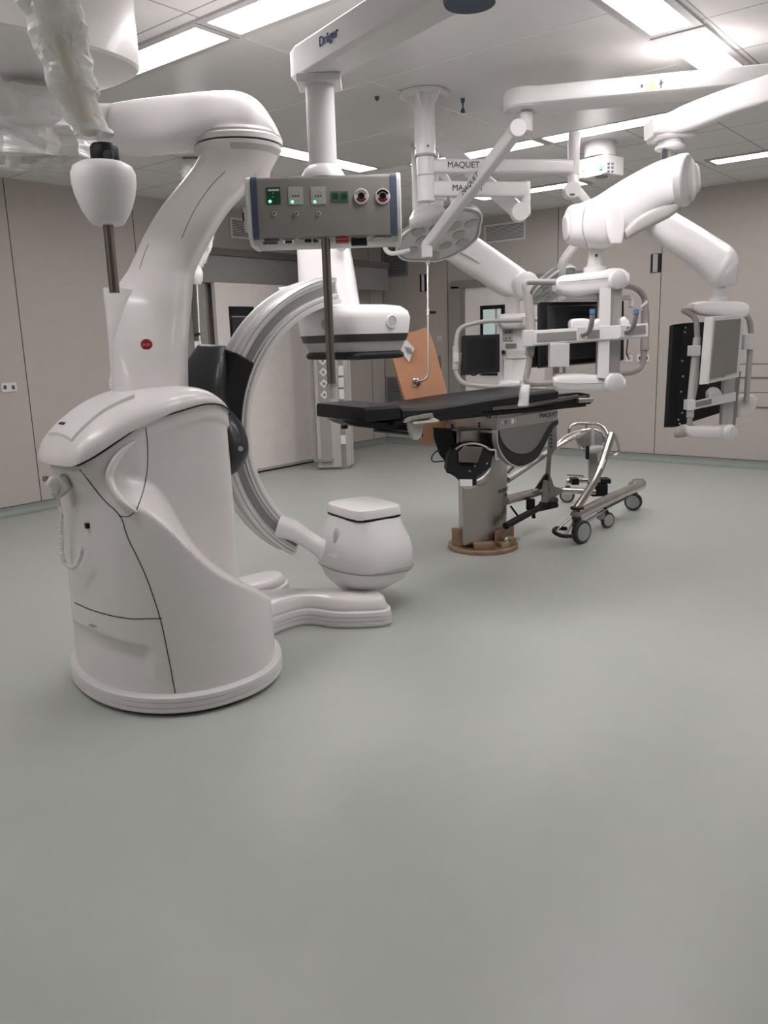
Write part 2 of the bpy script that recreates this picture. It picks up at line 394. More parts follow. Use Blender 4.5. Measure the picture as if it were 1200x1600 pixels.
# cap above the seam
def cap_pt(th, s, off=0.):
    rs = r_body(th, sinterp(r_slab(th, 1)*math.cos(th), ZC))
    over = .035*max(0, -math.cos(th))
    k = (math.cos(s*PI/2)**.55 if s < 1 else 0); r = (rs+.006+over)*k
    u, v = r*math.cos(th), r*math.sin(th); u0 = r_slab(th, 1)*math.cos(th)
    zc = sinterp(u0, ZC); zt = sinterp(u, ZT); q = math.sin(s*PI/2)**.8
    return Vector((u, v, zc+(zt-zc)*q+off))
mb = MB(GM); mb.loft([[cap_pt(2*PI*k/NT, s) for k in range(NT)] for s in [j/34 for j in range(34)]+[.995]]); obj('top_cover', mb, SHELL, gan, smooth_=60)
sm = obj('cover_seam', MB(GM).tube([p+Vector((0, 0, .0)) for p in body_ring(1.0, .010)], .004, 6, closed=True), SEAM, gan)
def surf(u_or_th, z, off=.001): return Vector(((r_body(u_or_th, z)+off)*math.cos(u_or_th), (r_body(u_or_th, z)+off)*math.sin(u_or_th), z))
def th_of(px, py, off=0.):   # where the sight line meets the body shell
    q = ray(px, py); inv = GM.inverted(); o0 = inv @ CAM; d0 = inv.to_3x3() @ q; t = 2.4
    while t < 4.6:
        p = o0+d0*t; th = math.atan2(p.y, p.x)
        zc = sinterp(r_slab(th, 1)*math.cos(th), ZC)
        if p.z < zc+.0 and math.hypot(p.x, p.y) <= r_body(th, max(.07, p.z)): return th, p.z, p
        t += .004
    return None
def seam_line(name, pts, parent, r=.0022):
    out = []
    for a in smooth([(x, y, 0) for x, y in pts], 5):
        h = th_of(a[0], a[1])
        if h: out.append(surf(h[0], h[1], .0005))
    if len(out) > 2: obj(name, MB(GM).tube(out, r, 6), SEAM, parent)
seam_line('panel_seam', [(125, 733), (160, 778), (188, 806), (200, 840), (228, 900), (250, 965), (262, 1020), (274, 1083)], gan)
seam_line('panel_seam', [(109, 938), (150, 955), (200, 966), (253, 966)], gan)
seam_line('panel_seam', [(228, 668), (231, 700), (229, 745), (217, 788), (203, 806), (186, 806)], gan, .0018)
# moulded toe cover with a shallow recess on the rear face
rows = []
for i in range(13):
    row = []
    for j in range(17):
        px = 118+(250-118)*j/16; py = (998+ (1018-998)*j/16) + (1066-1010)*i/12
        h = th_of(px, py); row.append(surf(h[0], h[1], .004) if h else Vector((0, 0, .5)))
    rows.append(row)
logo = th_of(146, 978)
m = MB(GM); 
if logo:
    p = surf(logo[0], logo[1], .002); tdir = Vector((-math.sin(logo[0]), math.cos(logo[0]), 0))*-1
    for k in (-.018, 0, .018): m.tube([p+tdir*(k-.012)+Z*-.004, p+tdir*k+Z*.006, p+tdir*(k+.012)+Z*-.004], .0018, 6)
    obj('maker_badge', m, GREY, gan)
# base skirt ring
m = MB(GM); prof = [(0, .0), (.022, .004), (.03, .012), (.03, .026), (.026, .029), (.03, .032), (.03, .05), (.026, .053), (.03, .056), (.028, .072), (.018, .08), (-.03, .082), (-.03, .0)]
m.loft([[Vector(((r_base(2*PI*k/NT, 0)+o_)*math.cos(2*PI*k/NT), (r_base(2*PI*k/NT, 0)+o_)*math.sin(2*PI*k/NT), h+.012)) for k in range(NT)] for o_, h in prof], cap=False)
obj('base_skirt', m, WHITE2, gan, smooth_=35)
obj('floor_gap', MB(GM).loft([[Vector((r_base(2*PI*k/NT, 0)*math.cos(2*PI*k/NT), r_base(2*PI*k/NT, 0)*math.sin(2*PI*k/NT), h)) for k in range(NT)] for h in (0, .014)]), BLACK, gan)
# lid, slot and display recess on the console
def capz(u, v):
    th = math.atan2(v, u); lo, hi = 0., .999
    for _ in range(24):
        s = (lo+hi)/2; p = cap_pt(th, s)
        if math.hypot(p.x, p.y) > math.hypot(u, v): lo = s
        else: hi = s
    return p.z
def cap_patch(u0, u1, v0, v1, up, th=.0):
    rows = [[Vector((u0+(u1-u0)*i/12, v0+(v1-v0)*j/12, capz(u0+(u1-u0)*i/12, v0+(v1-v0)*j/12)+up)) for j in range(13)] for i in range(13)]
    low = [[p-Z*.03 for p in r] for r in rows]; m = MB(GM); m.grid(rows)
    R = [rows[0][j] for j in range(13)]+[rows[i][12] for i in range(1, 13)]+[rows[12][j] for j in range(11, -1, -1)]+[rows[i][0] for i in range(11, 0, -1)]
    m.loft([R, [p-Z*.03 for p in R]], cap=False); bmesh.ops.remove_doubles(m.bm, verts=m.bm.verts, dist=1e-5); return m
lid = obj('console_lid', cap_patch(-.43, -.15, -.16, .14, .016), WHITE, gan, bevel=.004)
obj('lid_slot', MB(GM).box((-.395, .045, capz(-.395, .045)+.018), (.014, .06, .004), R=Matrix.Rotation(-.5, 3, 'Y')), BLACK, lid)
# side grip handle: a bowed bar standing off the flank
g = []
for x, y, o_ in [(212, 690, .0), (196, 703, .012), (183, 722, .022), (178, 745, .026), (186, 770, .022), (200, 788, .012), (213, 800, .0)]:
    h = th_of(x, y); g.append(surf(h[0], h[1], o_))
obj('grip_handle', MB(GM).tube(smooth(g, 6), [.011+.016*math.sin(PI*k/36) for k in range(37)], 20, sx=.6), SHELL, gan)
# hand switch, holder and coiled lead on the rear face
def rear(px, py, off): 
    h = th_of(px, py); return GM @ surf(h[0], h[1], off)
c0 = rear(108, 760, .03); hd = thing('hand_switch_holder', 'grey wedge-shaped holder cup on the rear of the gantry under its console', 'holder', c0) if 0 else None
nrm = (GM.to_3x3() @ Vector((-1, -.2, 0))).normalized()
N2 = Vector((FW.x, FW.y, 0)).normalized(); S2 = Vector((RT.x, RT.y, 0)).normalized()
dh = (c0-CAM).dot(FW)-.03
holder = obj('switch_holder', MB().prism([D(x, y, dh) for x, y in ((80, 772), (90, 781), (110, 762), (104, 744), (92, 742), (97, 752))], N2, -.01, .06), SHELLG, gan, bevel=.003)
hs = obj('hand_switch', silo(MB(), [(74, 748, 72, 754, dh-.02, .03), (82, 744, 76, 763, dh-.02, .045), (90, 748, 84, 770, dh-.01, .045), (96, 756, 90, 774, dh, .035)], n=2), SHELL, gan)
obj('trigger_button', MB().box(D(71, 748, dh-.03), (.018, .018, .022), .5), GREY, hs, bevel=.003)
def coil(pts, r, R, turns, start=.15):
    P = smooth(pts, 40); n = len(P); out = []; rad = []
    T = (P[1]-P[0]).normalized(); x = T.orthogonal().normalized()
    steps = turns*10
    for i in range(steps+1):
        f = i/steps*(n-1.001); k = int(f); p = P[k].lerp(P[k+1], f-k); T = (P[k+1]-P[k]).normalized(); x = (x-T*x.dot(T)).normalized(); y = T.cross(x)
        a = i/10*2*PI; out.append(p+(x*math.cos(a)+y*math.sin(a))*R)
    return MB().tube(out, r, 5)
obj('coiled_lead', coil([rear(x, y, .035) for x, y in ((109, 806), (109, 830), (110, 855), (113, 874), (121, 883), (130, 881), (137, 866), (140, 852))], .0028, .0075, 40), WHITE, gan)
obj('lead_strain', MB().tube(smooth([rear(x, y, .03) for x, y in ((103, 782), (104, 790), (108, 800), (109, 808))], 6), .005, 8), CREAM, gan)
obj('lead_socket', MB().box(rear(138, 821, .002), (.02, .02, .022), math.radians(GA)), BLACK, gan)
# arm tower with ledge, ribs and neck
DA = 3.72
tower = obj('curved_arm', silo(MB(), [(184, 628, 290, 622, DA, .33), (182, 590, 290, 590, DA, .32), (180, 545, 290, 548, DA, .30), (179, 500, 293, 500, DA+.01, .29), (179, 468, 297, 462, DA+.02, .28), (190, 446, 299, 440, DA+.04, .27), (207, 420, 304, 418, DA+.06, .26), (228, 373, 330, 368, DA+.08, .25), (252, 332, 354, 330, DA+.1, .25), (280, 296, 379, 302, DA+.11, .25), (307, 262, 404, 272, DA+.12, .26), (320, 240, 420, 250, DA+.12, .30)], n=3.2, seg=48, k=8, round_ends=False), SHELL, gan, smooth_=50)
obj('arm_ledge', silo(MB(), [(169, 452, 218, 452, DA+.0, .25), (170, 460, 222, 462, DA+.0, .25), (178, 520, 206, 530, DA, .25), (184, 612, 200, 614, DA+.01, .2)], n=4.5, k=8, round_ends=False), SHELL, gan, smooth_=50)
sa = D(300, 290, DA+.12)
obj('arm_seam', MB().tube(smooth([hit(tower, x, y)[0] for x, y, o_ in ((352, 268, .035), (330, 290, .02), (310, 318, .008), (295, 346, .0), (284, 372, -.01))], 6), .0022, 6), GREY, gan)
obj('arm_seam', MB().tube(smooth([hit(tower, x, y)[0] for x, y in ((232, 382), (226, 396), (218, 420))], 6), .002, 6), GREY, gan)
def disc(px, py, d, prof, m, name, parent, ax=(0, 0, 1), n=56):
    return obj(name, MB().lathe(prof, D(px, py, d), ax, n), m, parent, smooth_=35)
NK = D(372, 232, 3.86)
obj('swivel_neck', MB().lathe([(.135, -.16), (.15, -.10), (.185, -.045), (.207, -.012), (.207, 0.0)], NK, n=60), SHELL, gan, smooth_=50)
obj('neck_inlay', MB().loft([[NK + Vector((math.cos(a)*rr, math.sin(a)*rr, h)) for rr, h in ((.2035, -.018), (.1885, -.042), (.176, -.042), (.19, -.018))] for a in [math.radians(-142+k*5) for k in range(19)]]), SHELLG, gan)
obj('swivel_gap', MB().lathe([(.2, -.002), (.2, .01)], NK, n=60), SEAM, gan)
obj('swivel_ring', MB().lathe([(.19, .006), (.212, .008), (.214, .03), (.2, .042), (.205, .048), (.2, .06), (.1, .062)], NK, n=60), SHELL, gan, smooth_=35)
# STOP button on the arm
sp = hit(tower, 229, 539)[0]+N2*.006
st = obj('stop_button', MB().lathe([(.0, -.008), (.0245, -.006), (.0255, .006), (.022, .012), (0.0, .013)], sp, -N2, 40), RED, gan)
obj('button_ring', MB().lathe([(.030, -.01), (.031, .004), (.027, .006), (.026, -.01)], sp, -N2, 40), WHITE, st)
text('STOP', 'stop_lettering', sp-N2*.0135, S2, Z, .014, mat('pale_red_print', (.7, .45, .45), .5), st, .0006)
# corrugated hose behind the arm root
hs_pts = smooth([D(x, y, DA+.05) for x, y in ((178, 580), (175, 600), (179, 618), (184, 640))], 8)
obj('corrugated_hose', MB().tube([p for p in hs_pts for _ in (0,)], [.012+(.004 if k % 2 else 0) for k in range(len(hs_pts))], 12), WHITE, gan, smooth_=20)

# outrigger feet
def foot(name, outline, ztop, parent=gan):
    o_ = [Vector((x, y, 0)) for x, y in outline]; o_ = smooth(o_+[o_[0]], 5)[:-1]; c = sum(o_, Vector())/len(o_)
    def off(k): 
        out = []
        for i, p in enumerate(o_):
            t = (o_[(i+1) % len(o_)]-o_[i-1]).normalized(); nn = Vector((t.y, -t.x, 0)); out.append(p-nn*k*SG)
        return out
    area = sum(a.x*b_.y-b_.x*a.y for a, b_ in zip(o_, o_[1:]+o_[:1])); SG = 1 if area > 0 else -1
    lay = [(.012, 0), (.012, .012), (0, .014), (-.0, .034), (.005, .037), (0, .04), (0, .058), (.005, .061), (0, .064), (.004, .085), (.02, .092)]
    s_ = obj(name, MB().loft([[p+Z*h for p in off(k)] for k, h in lay]), WHITE2, parent, smooth_=30)
    obj('foot_cover', MB().loft([[p+Z*h for p in off(k)] for k, h in ((.03, .085), (.022, .096), (.024, .11), (.035, ztop-.012), (.05, ztop))]), SHELL, s_, smooth_=60)
    return s_
foot('foot_leg', [(2.45, 2.80), (2.68, 2.98), (2.93, 2.97), (3.02, 2.70) if 0 else (3.0, 2.78), (3.15, 2.60), (3.24, 2.61), (3.30, 2.72), (3.26, 2.86), (3.15, 3.05), (2.98, 3.28), (2.7, 3.4), (2.4, 3.3)], .155)
foot('foot_leg', [(2.45, 3.35), (2.8, 3.40), (3.12, 3.36), (3.30, 3.46), (3.28, 3.60), (3.08, 3.66), (2.75, 3.70), (2.4, 3.6)], .14)

# ------------------------------------------------------------------ C-arm
CA = -15; CC = Vector((3.40, 3.02, 1.05)); CF = frame(*CC, CA); R0, R1, HW = .665, .80, .10
carm = gan                                     # the C-arm is bolted to the gantry: parts of the same machine
def arc(prof, a0, a1, n=72, F_=CF):
    return MB(F_).loft([[Vector((r*math.cos(a), y, r*math.sin(a))) for r, y in prof] for a in [math.radians(a0+(a1-a0)*k/n) for k in range(n+1)]])
obj('arc_rail', arc([(R0, -HW), (R0+.035, -HW), (R0+.04, -HW+.012), (R0+.10, -HW+.012), (R0+.105, -HW), (R1-.012, -HW), (R1, -HW+.012), (R1, -.05), (R1-.02, -.045), (R1-.02, .045), (R1, .05), (R1, HW-.012), (R1-.012, HW), (R0, HW)], 97, 237), ALU, carm, smooth_=30)
obj('inner_liner', arc([(R0-.012, -HW+.004), (R0+.004, -HW-.002), (R0+.012, -HW-.002), (R0+.012, HW), (R0-.012, HW)], 96, 242), WHITE, carm, smooth_=30)
obj('rail_groove', arc([(R0+.05, -HW+.010), (R0+.05, -HW+.008), (R0+.088, -HW+.008), (R0+.088, -HW+.010)], 98, 236), GREY, carm, smooth_=30)
obj('cable_groove', arc([(R1-.021, -.035), (R1-.016, -.035), (R1-.016, .035), (R1-.021, .035)], 98, 236), LGREY, carm, smooth_=30)
for k_, (a_, b2_) in enumerate(((R0+.018, .004), (R0+.062, .003), (R0+.078, .003), (R0+.118, .004))):
    yy_ = -HW-.001 if k_ != 1 and k_ != 2 else -HW+.0075
    obj('rail_line', arc([(a_, yy_), (a_+b2_, yy_), (a_+b2_, yy_+.004), (a_, yy_+.004)], 98, 236), GREY, carm, smooth_=0)
for yy_ in (-.075, -.055, .056): obj('rail_line', arc([(R1-.001, yy_), (R1+.001, yy_), (R1+.001, yy_+.004), (R1-.001, yy_+.004)], 98, 236), GREY, carm, smooth_=0)
# black slewing clutch that grips the arc
CK = 2.2
obj('clutch_block', arc([(R0+.055, -HW-.045), (R1+.03, -HW-.045), (R1+.09, -HW+.02), (R1+.09, HW), (R0+.055, HW+.01)], 150, 190, 16), BLACK, carm, bevel=.012, seg=3, smooth_=30)
obj('clutch_shell', silo(MB(), [(309, 542, 352, 544, 3.96, .16), (296, 562, 356, 566, 3.95, .2), (287, 585, 356, 592, 3.94, .24), (287, 612, 354, 618, 3.94, .26), (298, 640, 362, 648, 3.95, .26)], n=3.4, k=6), CHAR, carm, smooth_=50)
dk = obj('bearing_disc', silo(MB(), [(335, 634, 350, 632, 3.92, .10), (334, 645, 364, 645, 3.92, .16), (334, 665, 378, 665, 3.92, .2), (334, 690, 387, 692, 3.92, .22), (334, 712, 386, 714, 3.92, .2), (336, 730, 374, 734, 3.92, .16), (340, 742, 358, 744, 3.92, .1)], n=2.2, seg=40, k=6), CHAR, carm, smooth_=60)
obj('disc_mark', MB().lathe([(.011, 0), (.0125, .002), (.009, .002)], D(376, 701, 3.825), -N2, 24), LGREY, dk)
# lower bracket and tube head
DT = 4.62
obj('tube_bracket', silo(MB(), [(440, 808, 432, 836, 4.16, .16), (462, 816, 456, 842, 4.24, .16), (490, 836, 484, 858, 4.36, .16), (508, 846, 502, 874, 4.42, .15)], n=3.5, k=5), WHITE, carm, smooth_=50)
obj('upper_bracket', silo(MB(), [(438, 450, 441, 462, 4.45, .14), (455, 448, 456, 468, 4.47, .16), (475, 446, 475, 476, 4.5, .18)], n=8), WHITE, carm, smooth_=30)
TF = Matrix.Translation(Vector((D(570, 850, DT).x, D(570, 850, DT).y, 0))) @ Matrix.Rotation(math.radians(CA-3), 4, 'Z')
def seclo(levels, n, M, seg=64, cx=0):
    return MB(M).loft([[Vector((c_+a*sq(t, e)[0], b_*sq(t, e)[1], h)) for t in [2*PI*k/seg for k in range(seg)]] for h, a, b_, e, c_ in levels])
def zt(py, px=570, d=DT): return D(px, py, d).z
zz = [zt(p) for p in (921, 915, 900, 880, 862, 850, 835, 815, 800)]
hd = obj('tube_head', seclo([(zz[0], .055, .06, 2.2, -.05), (zz[0]+.006, .09, .12, 2.3, -.04), (zz[1], .135, .165, 2.4, -.03), (zz[2], .2, .24, 2.6, -.01), (zz[3], .235, .278, 2.7, 0), (zz[4], .238, .284, 2.7, 0), (zz[5], .232, .278, 2.8, 0), (zz[6], .216, .260, 2.9, 0), (zz[7], .182, .222, 3.2, 0), (zz[8], .16, .20, 3.8, 0)], 0, TF), WHITE, carm, smooth_=60)
obj('lid_gasket', seclo([(zz[8]-.004, .161, .201, 4.4, 0), (zz[8]+.010, .161, .201, 4.4, 0)], 0, TF), BLACK, hd)
obj('tube_lid', seclo([(zz[8]+.007, .160, .200, 4.6, 0), (zz[8]+.04, .160, .199, 4.6, 0), (zz[8]+.056, .154, .193, 4.6, 0), (zz[8]+.062, .135, .175, 4.6, 0)], 0, TF), WHITE, hd, smooth_=50)
lz = zz[3]-.0
obj('bumper_seam', MB(TF).tube([Vector((.2362*sq(t, 2.7)[0]*1.004, .2810*sq(t, 2.7)[1]*1.004, lz+.008*math.sin(2*t+.6))) for t in [2*PI*k/80 for k in range(80)]], .003, 6, closed=True), GREY, hd)
obj('bumper_seam', MB(TF).tube([Vector((.2362*sq(t, 2.7)[0]*1.006, .2810*sq(t, 2.7)[1]*1.006, lz+.016*math.cos(t+1.2))) for t in [-PI*.62+PI*.72*k/30 for k in range(31)]], .0035, 6), LGREY, hd)
dp = D(527, 862, 4.43); obj('grip_recess', MB().sphere(hit(hd, 526, 842)[0]+N2*.012, (.020, .020, .06)), SHELLG, hd)
obj('indicator', MB().prism([hit(hd, x, y)[0] for x, y in ((506, 869), (517, 865), (528, 866), (527, 872), (518, 873))], N2, -.003, .01), mat('bright_white_inlay', (.9, .9, .88), .3), hd)
# detector
DD = 4.5
TW = Matrix.Translation((D(552, 530, DD).x, D(552, 530, DD).y, 0)) @ Matrix.Rotation(math.radians(CA-3), 4, 'Z')
zd = lambda py: D(552, py, DD).z
ov = .215; oh = .305
det = obj('detector_housing', seclo([(zd(524), ov-.004, oh-.004, 6, 0), (zd(516), ov, oh, 6, 0), (zd(500), ov+.006, oh+.006, 6, 0), (zd(490), ov, oh, 5.5, 0), (zd(482), ov-.03, oh-.03, 5, 0), (zd(479), ov-.08, oh-.1, 4, 0)], 0, TW), WHITE, carm, smooth_=50)
obj('dark_band', seclo([(zd(536), ov-.035, oh-.035, 6, 0), (zd(534), ov-.012, oh-.014, 6, 0), (zd(523), ov-.002, oh-.002, 6, 0)], 0, TW), CHAR, det)
obj('grey_band', seclo([(zd(550), ov-.042, oh-.042, 6, 0), (zd(534), ov-.02, oh-.02, 6, 0)], 0, TW), LGREY, det)
obj('collision_bumper', seclo([(zd(561), ov-.06, oh-.06, 6, 0), (zd(560), ov-.032, oh-.032, 6, 0), (zd(556), ov-.024, oh-.024, 6, 0), (zd(552), ov-.028, oh-.028, 6, 0), (zd(549), ov-.04, oh-.04, 6, 0)], 0, TW), BLACK, det, smooth_=50)
obj('detector_column', silo(MB(), [(464, 340, 540, 340, 4.55, .30), (466, 384, 547, 384, 4.55, .30), (468, 430, 555, 430, 4.55, .31), (471, 486, 563, 480, 4.55, .32)], n=7, round_ends=False), WHITE, carm, smooth_=30)
for px, py in ((507, 507), (612, 502)):
    q = D(px, py, 4.2); inv = TW.inverted(); a = inv @ CAM; d_ = inv.to_3x3() @ ray(px, py); t = (-(ov+.006)-a.x)/d_.x; t2 = (-(oh+.006)-a.y)/d_.y; t = max(t, t2); nn = TW.to_3x3() @ Vector((-1, 0, 0) if t != t2 else (0, -1, 0)); p = CAM+ray(px, py)*t
    bd = obj('round_button', MB().lathe([(.0, 0), (.026, .0), (.026, .003), (.0, .004)], p, nn, 32), LGREY, det); obj('button_rim', MB().lathe([(.026, -.002), (.028, .006), (.033, .005), (.036, -.002)], p, nn, 32), WHITE, bd)
bp = D(533, 384, 4.36); obj('round_badge', MB().lathe([(.0, 0), (.03, 0), (.03, .008), (.0, .009)], bp, -N2, 32), LGREY, carm)

# ------------------------------------------------------------------ gantry cable swivel, ceiling drum, wrapped arm
drum_c = onZ(45, 92, 2.72)
dr = thing('ceiling_drum', 'large round white ceiling housing at the top left corner, above the film-wrapped arm', 'ceiling mount', (1.93, 3.42, HC))
obj('drum_body', MB().loft([[Vector((1.84+(.40-k)*sq(t, 3.2)[0], 3.22+(.31-k)*sq(t, 3.2)[1], h)) for t in [2*PI*q/80 for q in range(80)]] for k, h in ((.03, 2.60), (.008, 2.604), (0, 2.615), (0, HC))]), SHELL, dr, smooth_=35)
el = thing('swivel_boom', 'white rounded horizontal boom resting on the swivel disc of the curved gantry arm', 'boom', (NK.x, NK.y, NK.z))
obj('elbow_cover', silo(MB(), [(188, 166, 190, 240, 3.70, .26), (230, 160, 232, 240, 3.72, .28), (290, 154, 290, 232, 3.78, .31), (340, 151, 340, 222, 3.82, .36), (380, 153, 378, 221, 3.86, .40), (408, 166, 400, 222, 3.86, .37), (428, 192, 414, 224, 3.86, .28), (439, 214, 424, 225, 3.86, .18)], n=3.4, seg=44, k=6), WHITE, el, smooth_=50)
obj('boom_sleeve', silo(MB(), [(-60, 176, -60, 240, 3.5, .2), (40, 172, 40, 240, 3.58, .2), (120, 168, 120, 240, 3.64, .21), (189, 168, 190, 237, 3.70, .22)], n=5, round_ends=False), WHITE2, el, smooth_=40)
# crumpled protective film
def crumple(name, outline, d, amp, m, parent, seed=0, nx=30, ny=26, depth=.12):
    """loose film bag: closed sheet wrapped round what it covers; outline rows = (y, xl, xr) in survey pixels"""
    rings = []; n = 44
    for k in range(ny+1):
        f = k/ny*(len(outline)-1); i = min(int(f), len(outline)-2); t = f-i
        a, b = outline[i], outline[i+1]; v = [a[q]*(1-t)+b[q]*t for q in range(len(a))]
        dd = v[4] if len(v) > 4 else d
        A, B = D(v[1], v[0], dd), D(v[2], v[3] if len(v) > 3 else v[0], dd); c = (A+B)/2; e = (B-A)/2; ring = []
        for j in range(n):
            q = 2*PI*j/n; p = c+e*math.cos(q)+N2*depth/2*math.sin(q)
            nv = Vector((p.x*9+seed, p.y*9, p.z*9)); h = noise.turbulence(nv, 3, True)
            h2 = noise.cell(Vector((p.x*7+seed, p.y*7, p.z*7)))
            ring.append(p + (p-c).normalized()*(h*amp + h2*amp*.8))
        rings.append(ring)
    return obj(name, MB().loft(rings, cap=False), m, parent, smooth_=0)
arm = thing('wrapped_suspension_arm', 'film-wrapped ceiling arm ending in a black joint, a white cone head and a steel pole', 'ceiling arm', (1.85, 3.01, HC))
obj('spring_arm', MB().tube([D(x, y, d) for x, y, d in ((60, -60, 2.6), (95, 60, 2.78), (125, 150, 3.0), (140, 195, 3.15))], .055, 16, sx=1.0, sy=.8), CREAM, arm)
crumple('film_sleeve', [(-70, 15, 108, -75, 2.55), (0, 36, 112, -4, 2.66), (60, 56, 122, 55, 2.78), (110, 78, 130, 108, 2.9), (150, 92, 146, 150, 3.0), (185, 106, 160, 180, 3.1), (215, 118, 170, 208, 3.17)], 3.1, .024, PFILM2, arm, 3, depth=.15, ny=34)
crumple('film_flap', [(-40, 88, 120, -40, 2.6), (10, 100, 124, 5, 2.68), (40, 108, 136, 42, 2.73), (62, 112, 132, 66, 2.77), (78, 114, 122, 78, 2.8)], 3.1, .012, PFILM, arm, 9, depth=.06)
DJ = 3.2
obj('black_joint', MB().lathe([(.0, 0), (.05, 0), (.055, .01), (.054, .06), (.046, .072), (0, .074)], D(165, 256, DJ), (0, 0, 1), 40), BLACK, arm, smooth_=35)
obj('joint_knob', MB().lathe([(0, 0), (.02, 0), (.02, .01), (0, .012)], D(170, 243, DJ-.055), -N2, 24), CHAR, arm)
cone = obj('cone_head', MB().lathe([(.0, .2385), (.03, .239), (.085, .231), (.112, .216), (.1225, .192), (.1225, .155), (.114, .11), (.094, .055), (.068, .012), (.058, .002), (0.0, 0)], D(169, 352, DJ), n=56), WHITE2, arm, smooth_=50)
obj('cone_seam', MB().tube([D(169, 352, DJ)+Vector((math.cos(math.radians(205))*r, math.sin(math.radians(205))*r, h)) for r, h in ((.112, .205), (.119, .185), (.1195, .15), (.111, .11), (.091, .055), (.061, .012))], .0018, 6), SEAM, cone)
obj('steel_pole', MB().cyl(D(169, 352, DJ)+Z*.01, Vector((D(169, 352, DJ).x, D(169, 352, DJ).y, 1.72)), .0205, n=28), POLE, arm)
bagt = tag(crumple('protective_film_bag', [(118, -60, 86, 112, 3.42), (135, -60, 92, 120, 3.45), (160, -60, 112, 150, 3.47), (200, -60, 120, 190, 3.47), (235, -60, 126, 232, 3.46), (252, -60, 122, 250, 3.46)], 3.5, .045, PFILM2, None, 21, depth=.34, ny=34), 'clear crumpled protective film hanging around the boom at the left edge', 'plastic film')

# ------------------------------------------------------------------ medical supply head on its ceiling boom
PD = 3.5
bc = D(507, 330, PD); PM = Matrix((S2, N2, Z)).transposed().to_4x4(); PM.translation = bc       # local x right, y away, z up
sh = thing('ceiling_supply_head', 'grey and white supply head with sockets hanging from a white ceiling boom', 'supply pendant', (bc.x, bc.y, 1.9))
px1 = PD/F
def L(x, y, d=PD): return PM.inverted() @ D(x, y, d)
zt_, zb_ = L(507, 275).z, L(507, 366).z
xl, xr_ = L(392, 330).x, L(620, 330).x
dp_ = .26
TY = .15   # y of the box centre
prof = [(0, zb_-.005), (0, zt_-.02), (.012, zt_-.004), (.03, zt_), (dp_, zt_), (dp_, zb_-.022), (.06, zb_-.022)]
obj('head_body', MB(PM).loft([[Vector((x, y, z)) for y, z in prof] for x in (xl+.028, xr_-.022)]), FACIA, sh, smooth_=40)
for s_, xa, xb in ((-1, xl-.02, xl+.006), (1, xr_-.002, xr_+.02)):
    prof2 = [(.012, zb_-.0), (.0, zb_+.02), (.0, zt_-.03), (.02, zt_+.0), (.05, zt_+.008), (dp_+.005, zt_+.008), (dp_+.005, zb_-.034), (.07, zb_-.034)]
    obj('end_cover', MB(PM).loft([[Vector((x, y, z)) for y, z in prof2] for x in (xa, xb)]), WHITE2, sh, bevel=.006)
for xa, xb in ((xl+.004, xl+.03), (xr_-.026, xr_)):
    prof3 = [(-.003, zb_-.003), (-.003, zt_-.02), (.012, zt_-.0), (.03, zt_+.004), (dp_-.01, zt_+.004), (dp_-.01, zb_-.025), (.06, zb_-.026)]
    obj('blue_trim', MB(PM).loft([[Vector((x, y, z)) for y, z in prof3] for x in (xa, xb)]), BAND, sh)
tray = obj('bottom_tray', MB(PM).loft([[Vector((x, y, z)) for y, z in ((.004, zb_-.004), (.055, zb_-.028), (dp_, zb_-.031), (dp_, zb_-.03), (.03, zb_-.0))] for x in (xl-.0, xr_-.0)]), LGREY, sh)
# outlets on the sloping underside
def under(px, w_, h_, m, name, k=.5, th=.004, parent=tray):
    x = L(px, 378).x; a = Vector((0, .051, -.024)).normalized(); c = Vector((x, .004+.051*k, zb_-.004-.024*k)); n_ = a.cross(Vector((1, 0, 0))).normalized()
    if n_.z > 0: n_ = -n_
    R_ = Matrix((Vector((1, 0, 0)), a, n_)).transposed()
    return obj(name, MB(PM).box(c+n_*th/2, (w_, h_, th), R=R_), m, parent, bevel=.001)
for i in range(10): 
    under(412+i*2.4, .004, .018, BLACK, 'vent_slot', .28); under(409+i*2.3, .004, .016, BLACK, 'vent_slot', .72)
for px, w_, m in ((449, .05, CHROME), (449, .03, BLACK), (480, .028, BLACK), (492, .022, BLACK), (470, .02, LGREY), (497, .03, STEELD), (566, .05, CHROME), (590, .045, LGREY)): under(px, w_, .026 if m != BLACK else .014, m, 'gas_outlet' if m != BLACK else 'outlet_opening', .5, .006 if m != BLACK else .009)
for k in (.3, .75): under(534, .055, .018, mat('red_outlet_cap', (.45, .06, .03), .5), 'red_outlet', k, .008)
for i in range(8): under(588+i*3.2, .005, .012, BLACK, 'vent_slot', .3); 
obj('black_clamp', MB(PM).box((L(561, 385).x, .04, zb_-.032), (.07, .05, .028)), BLACK, tray, bevel=.004)
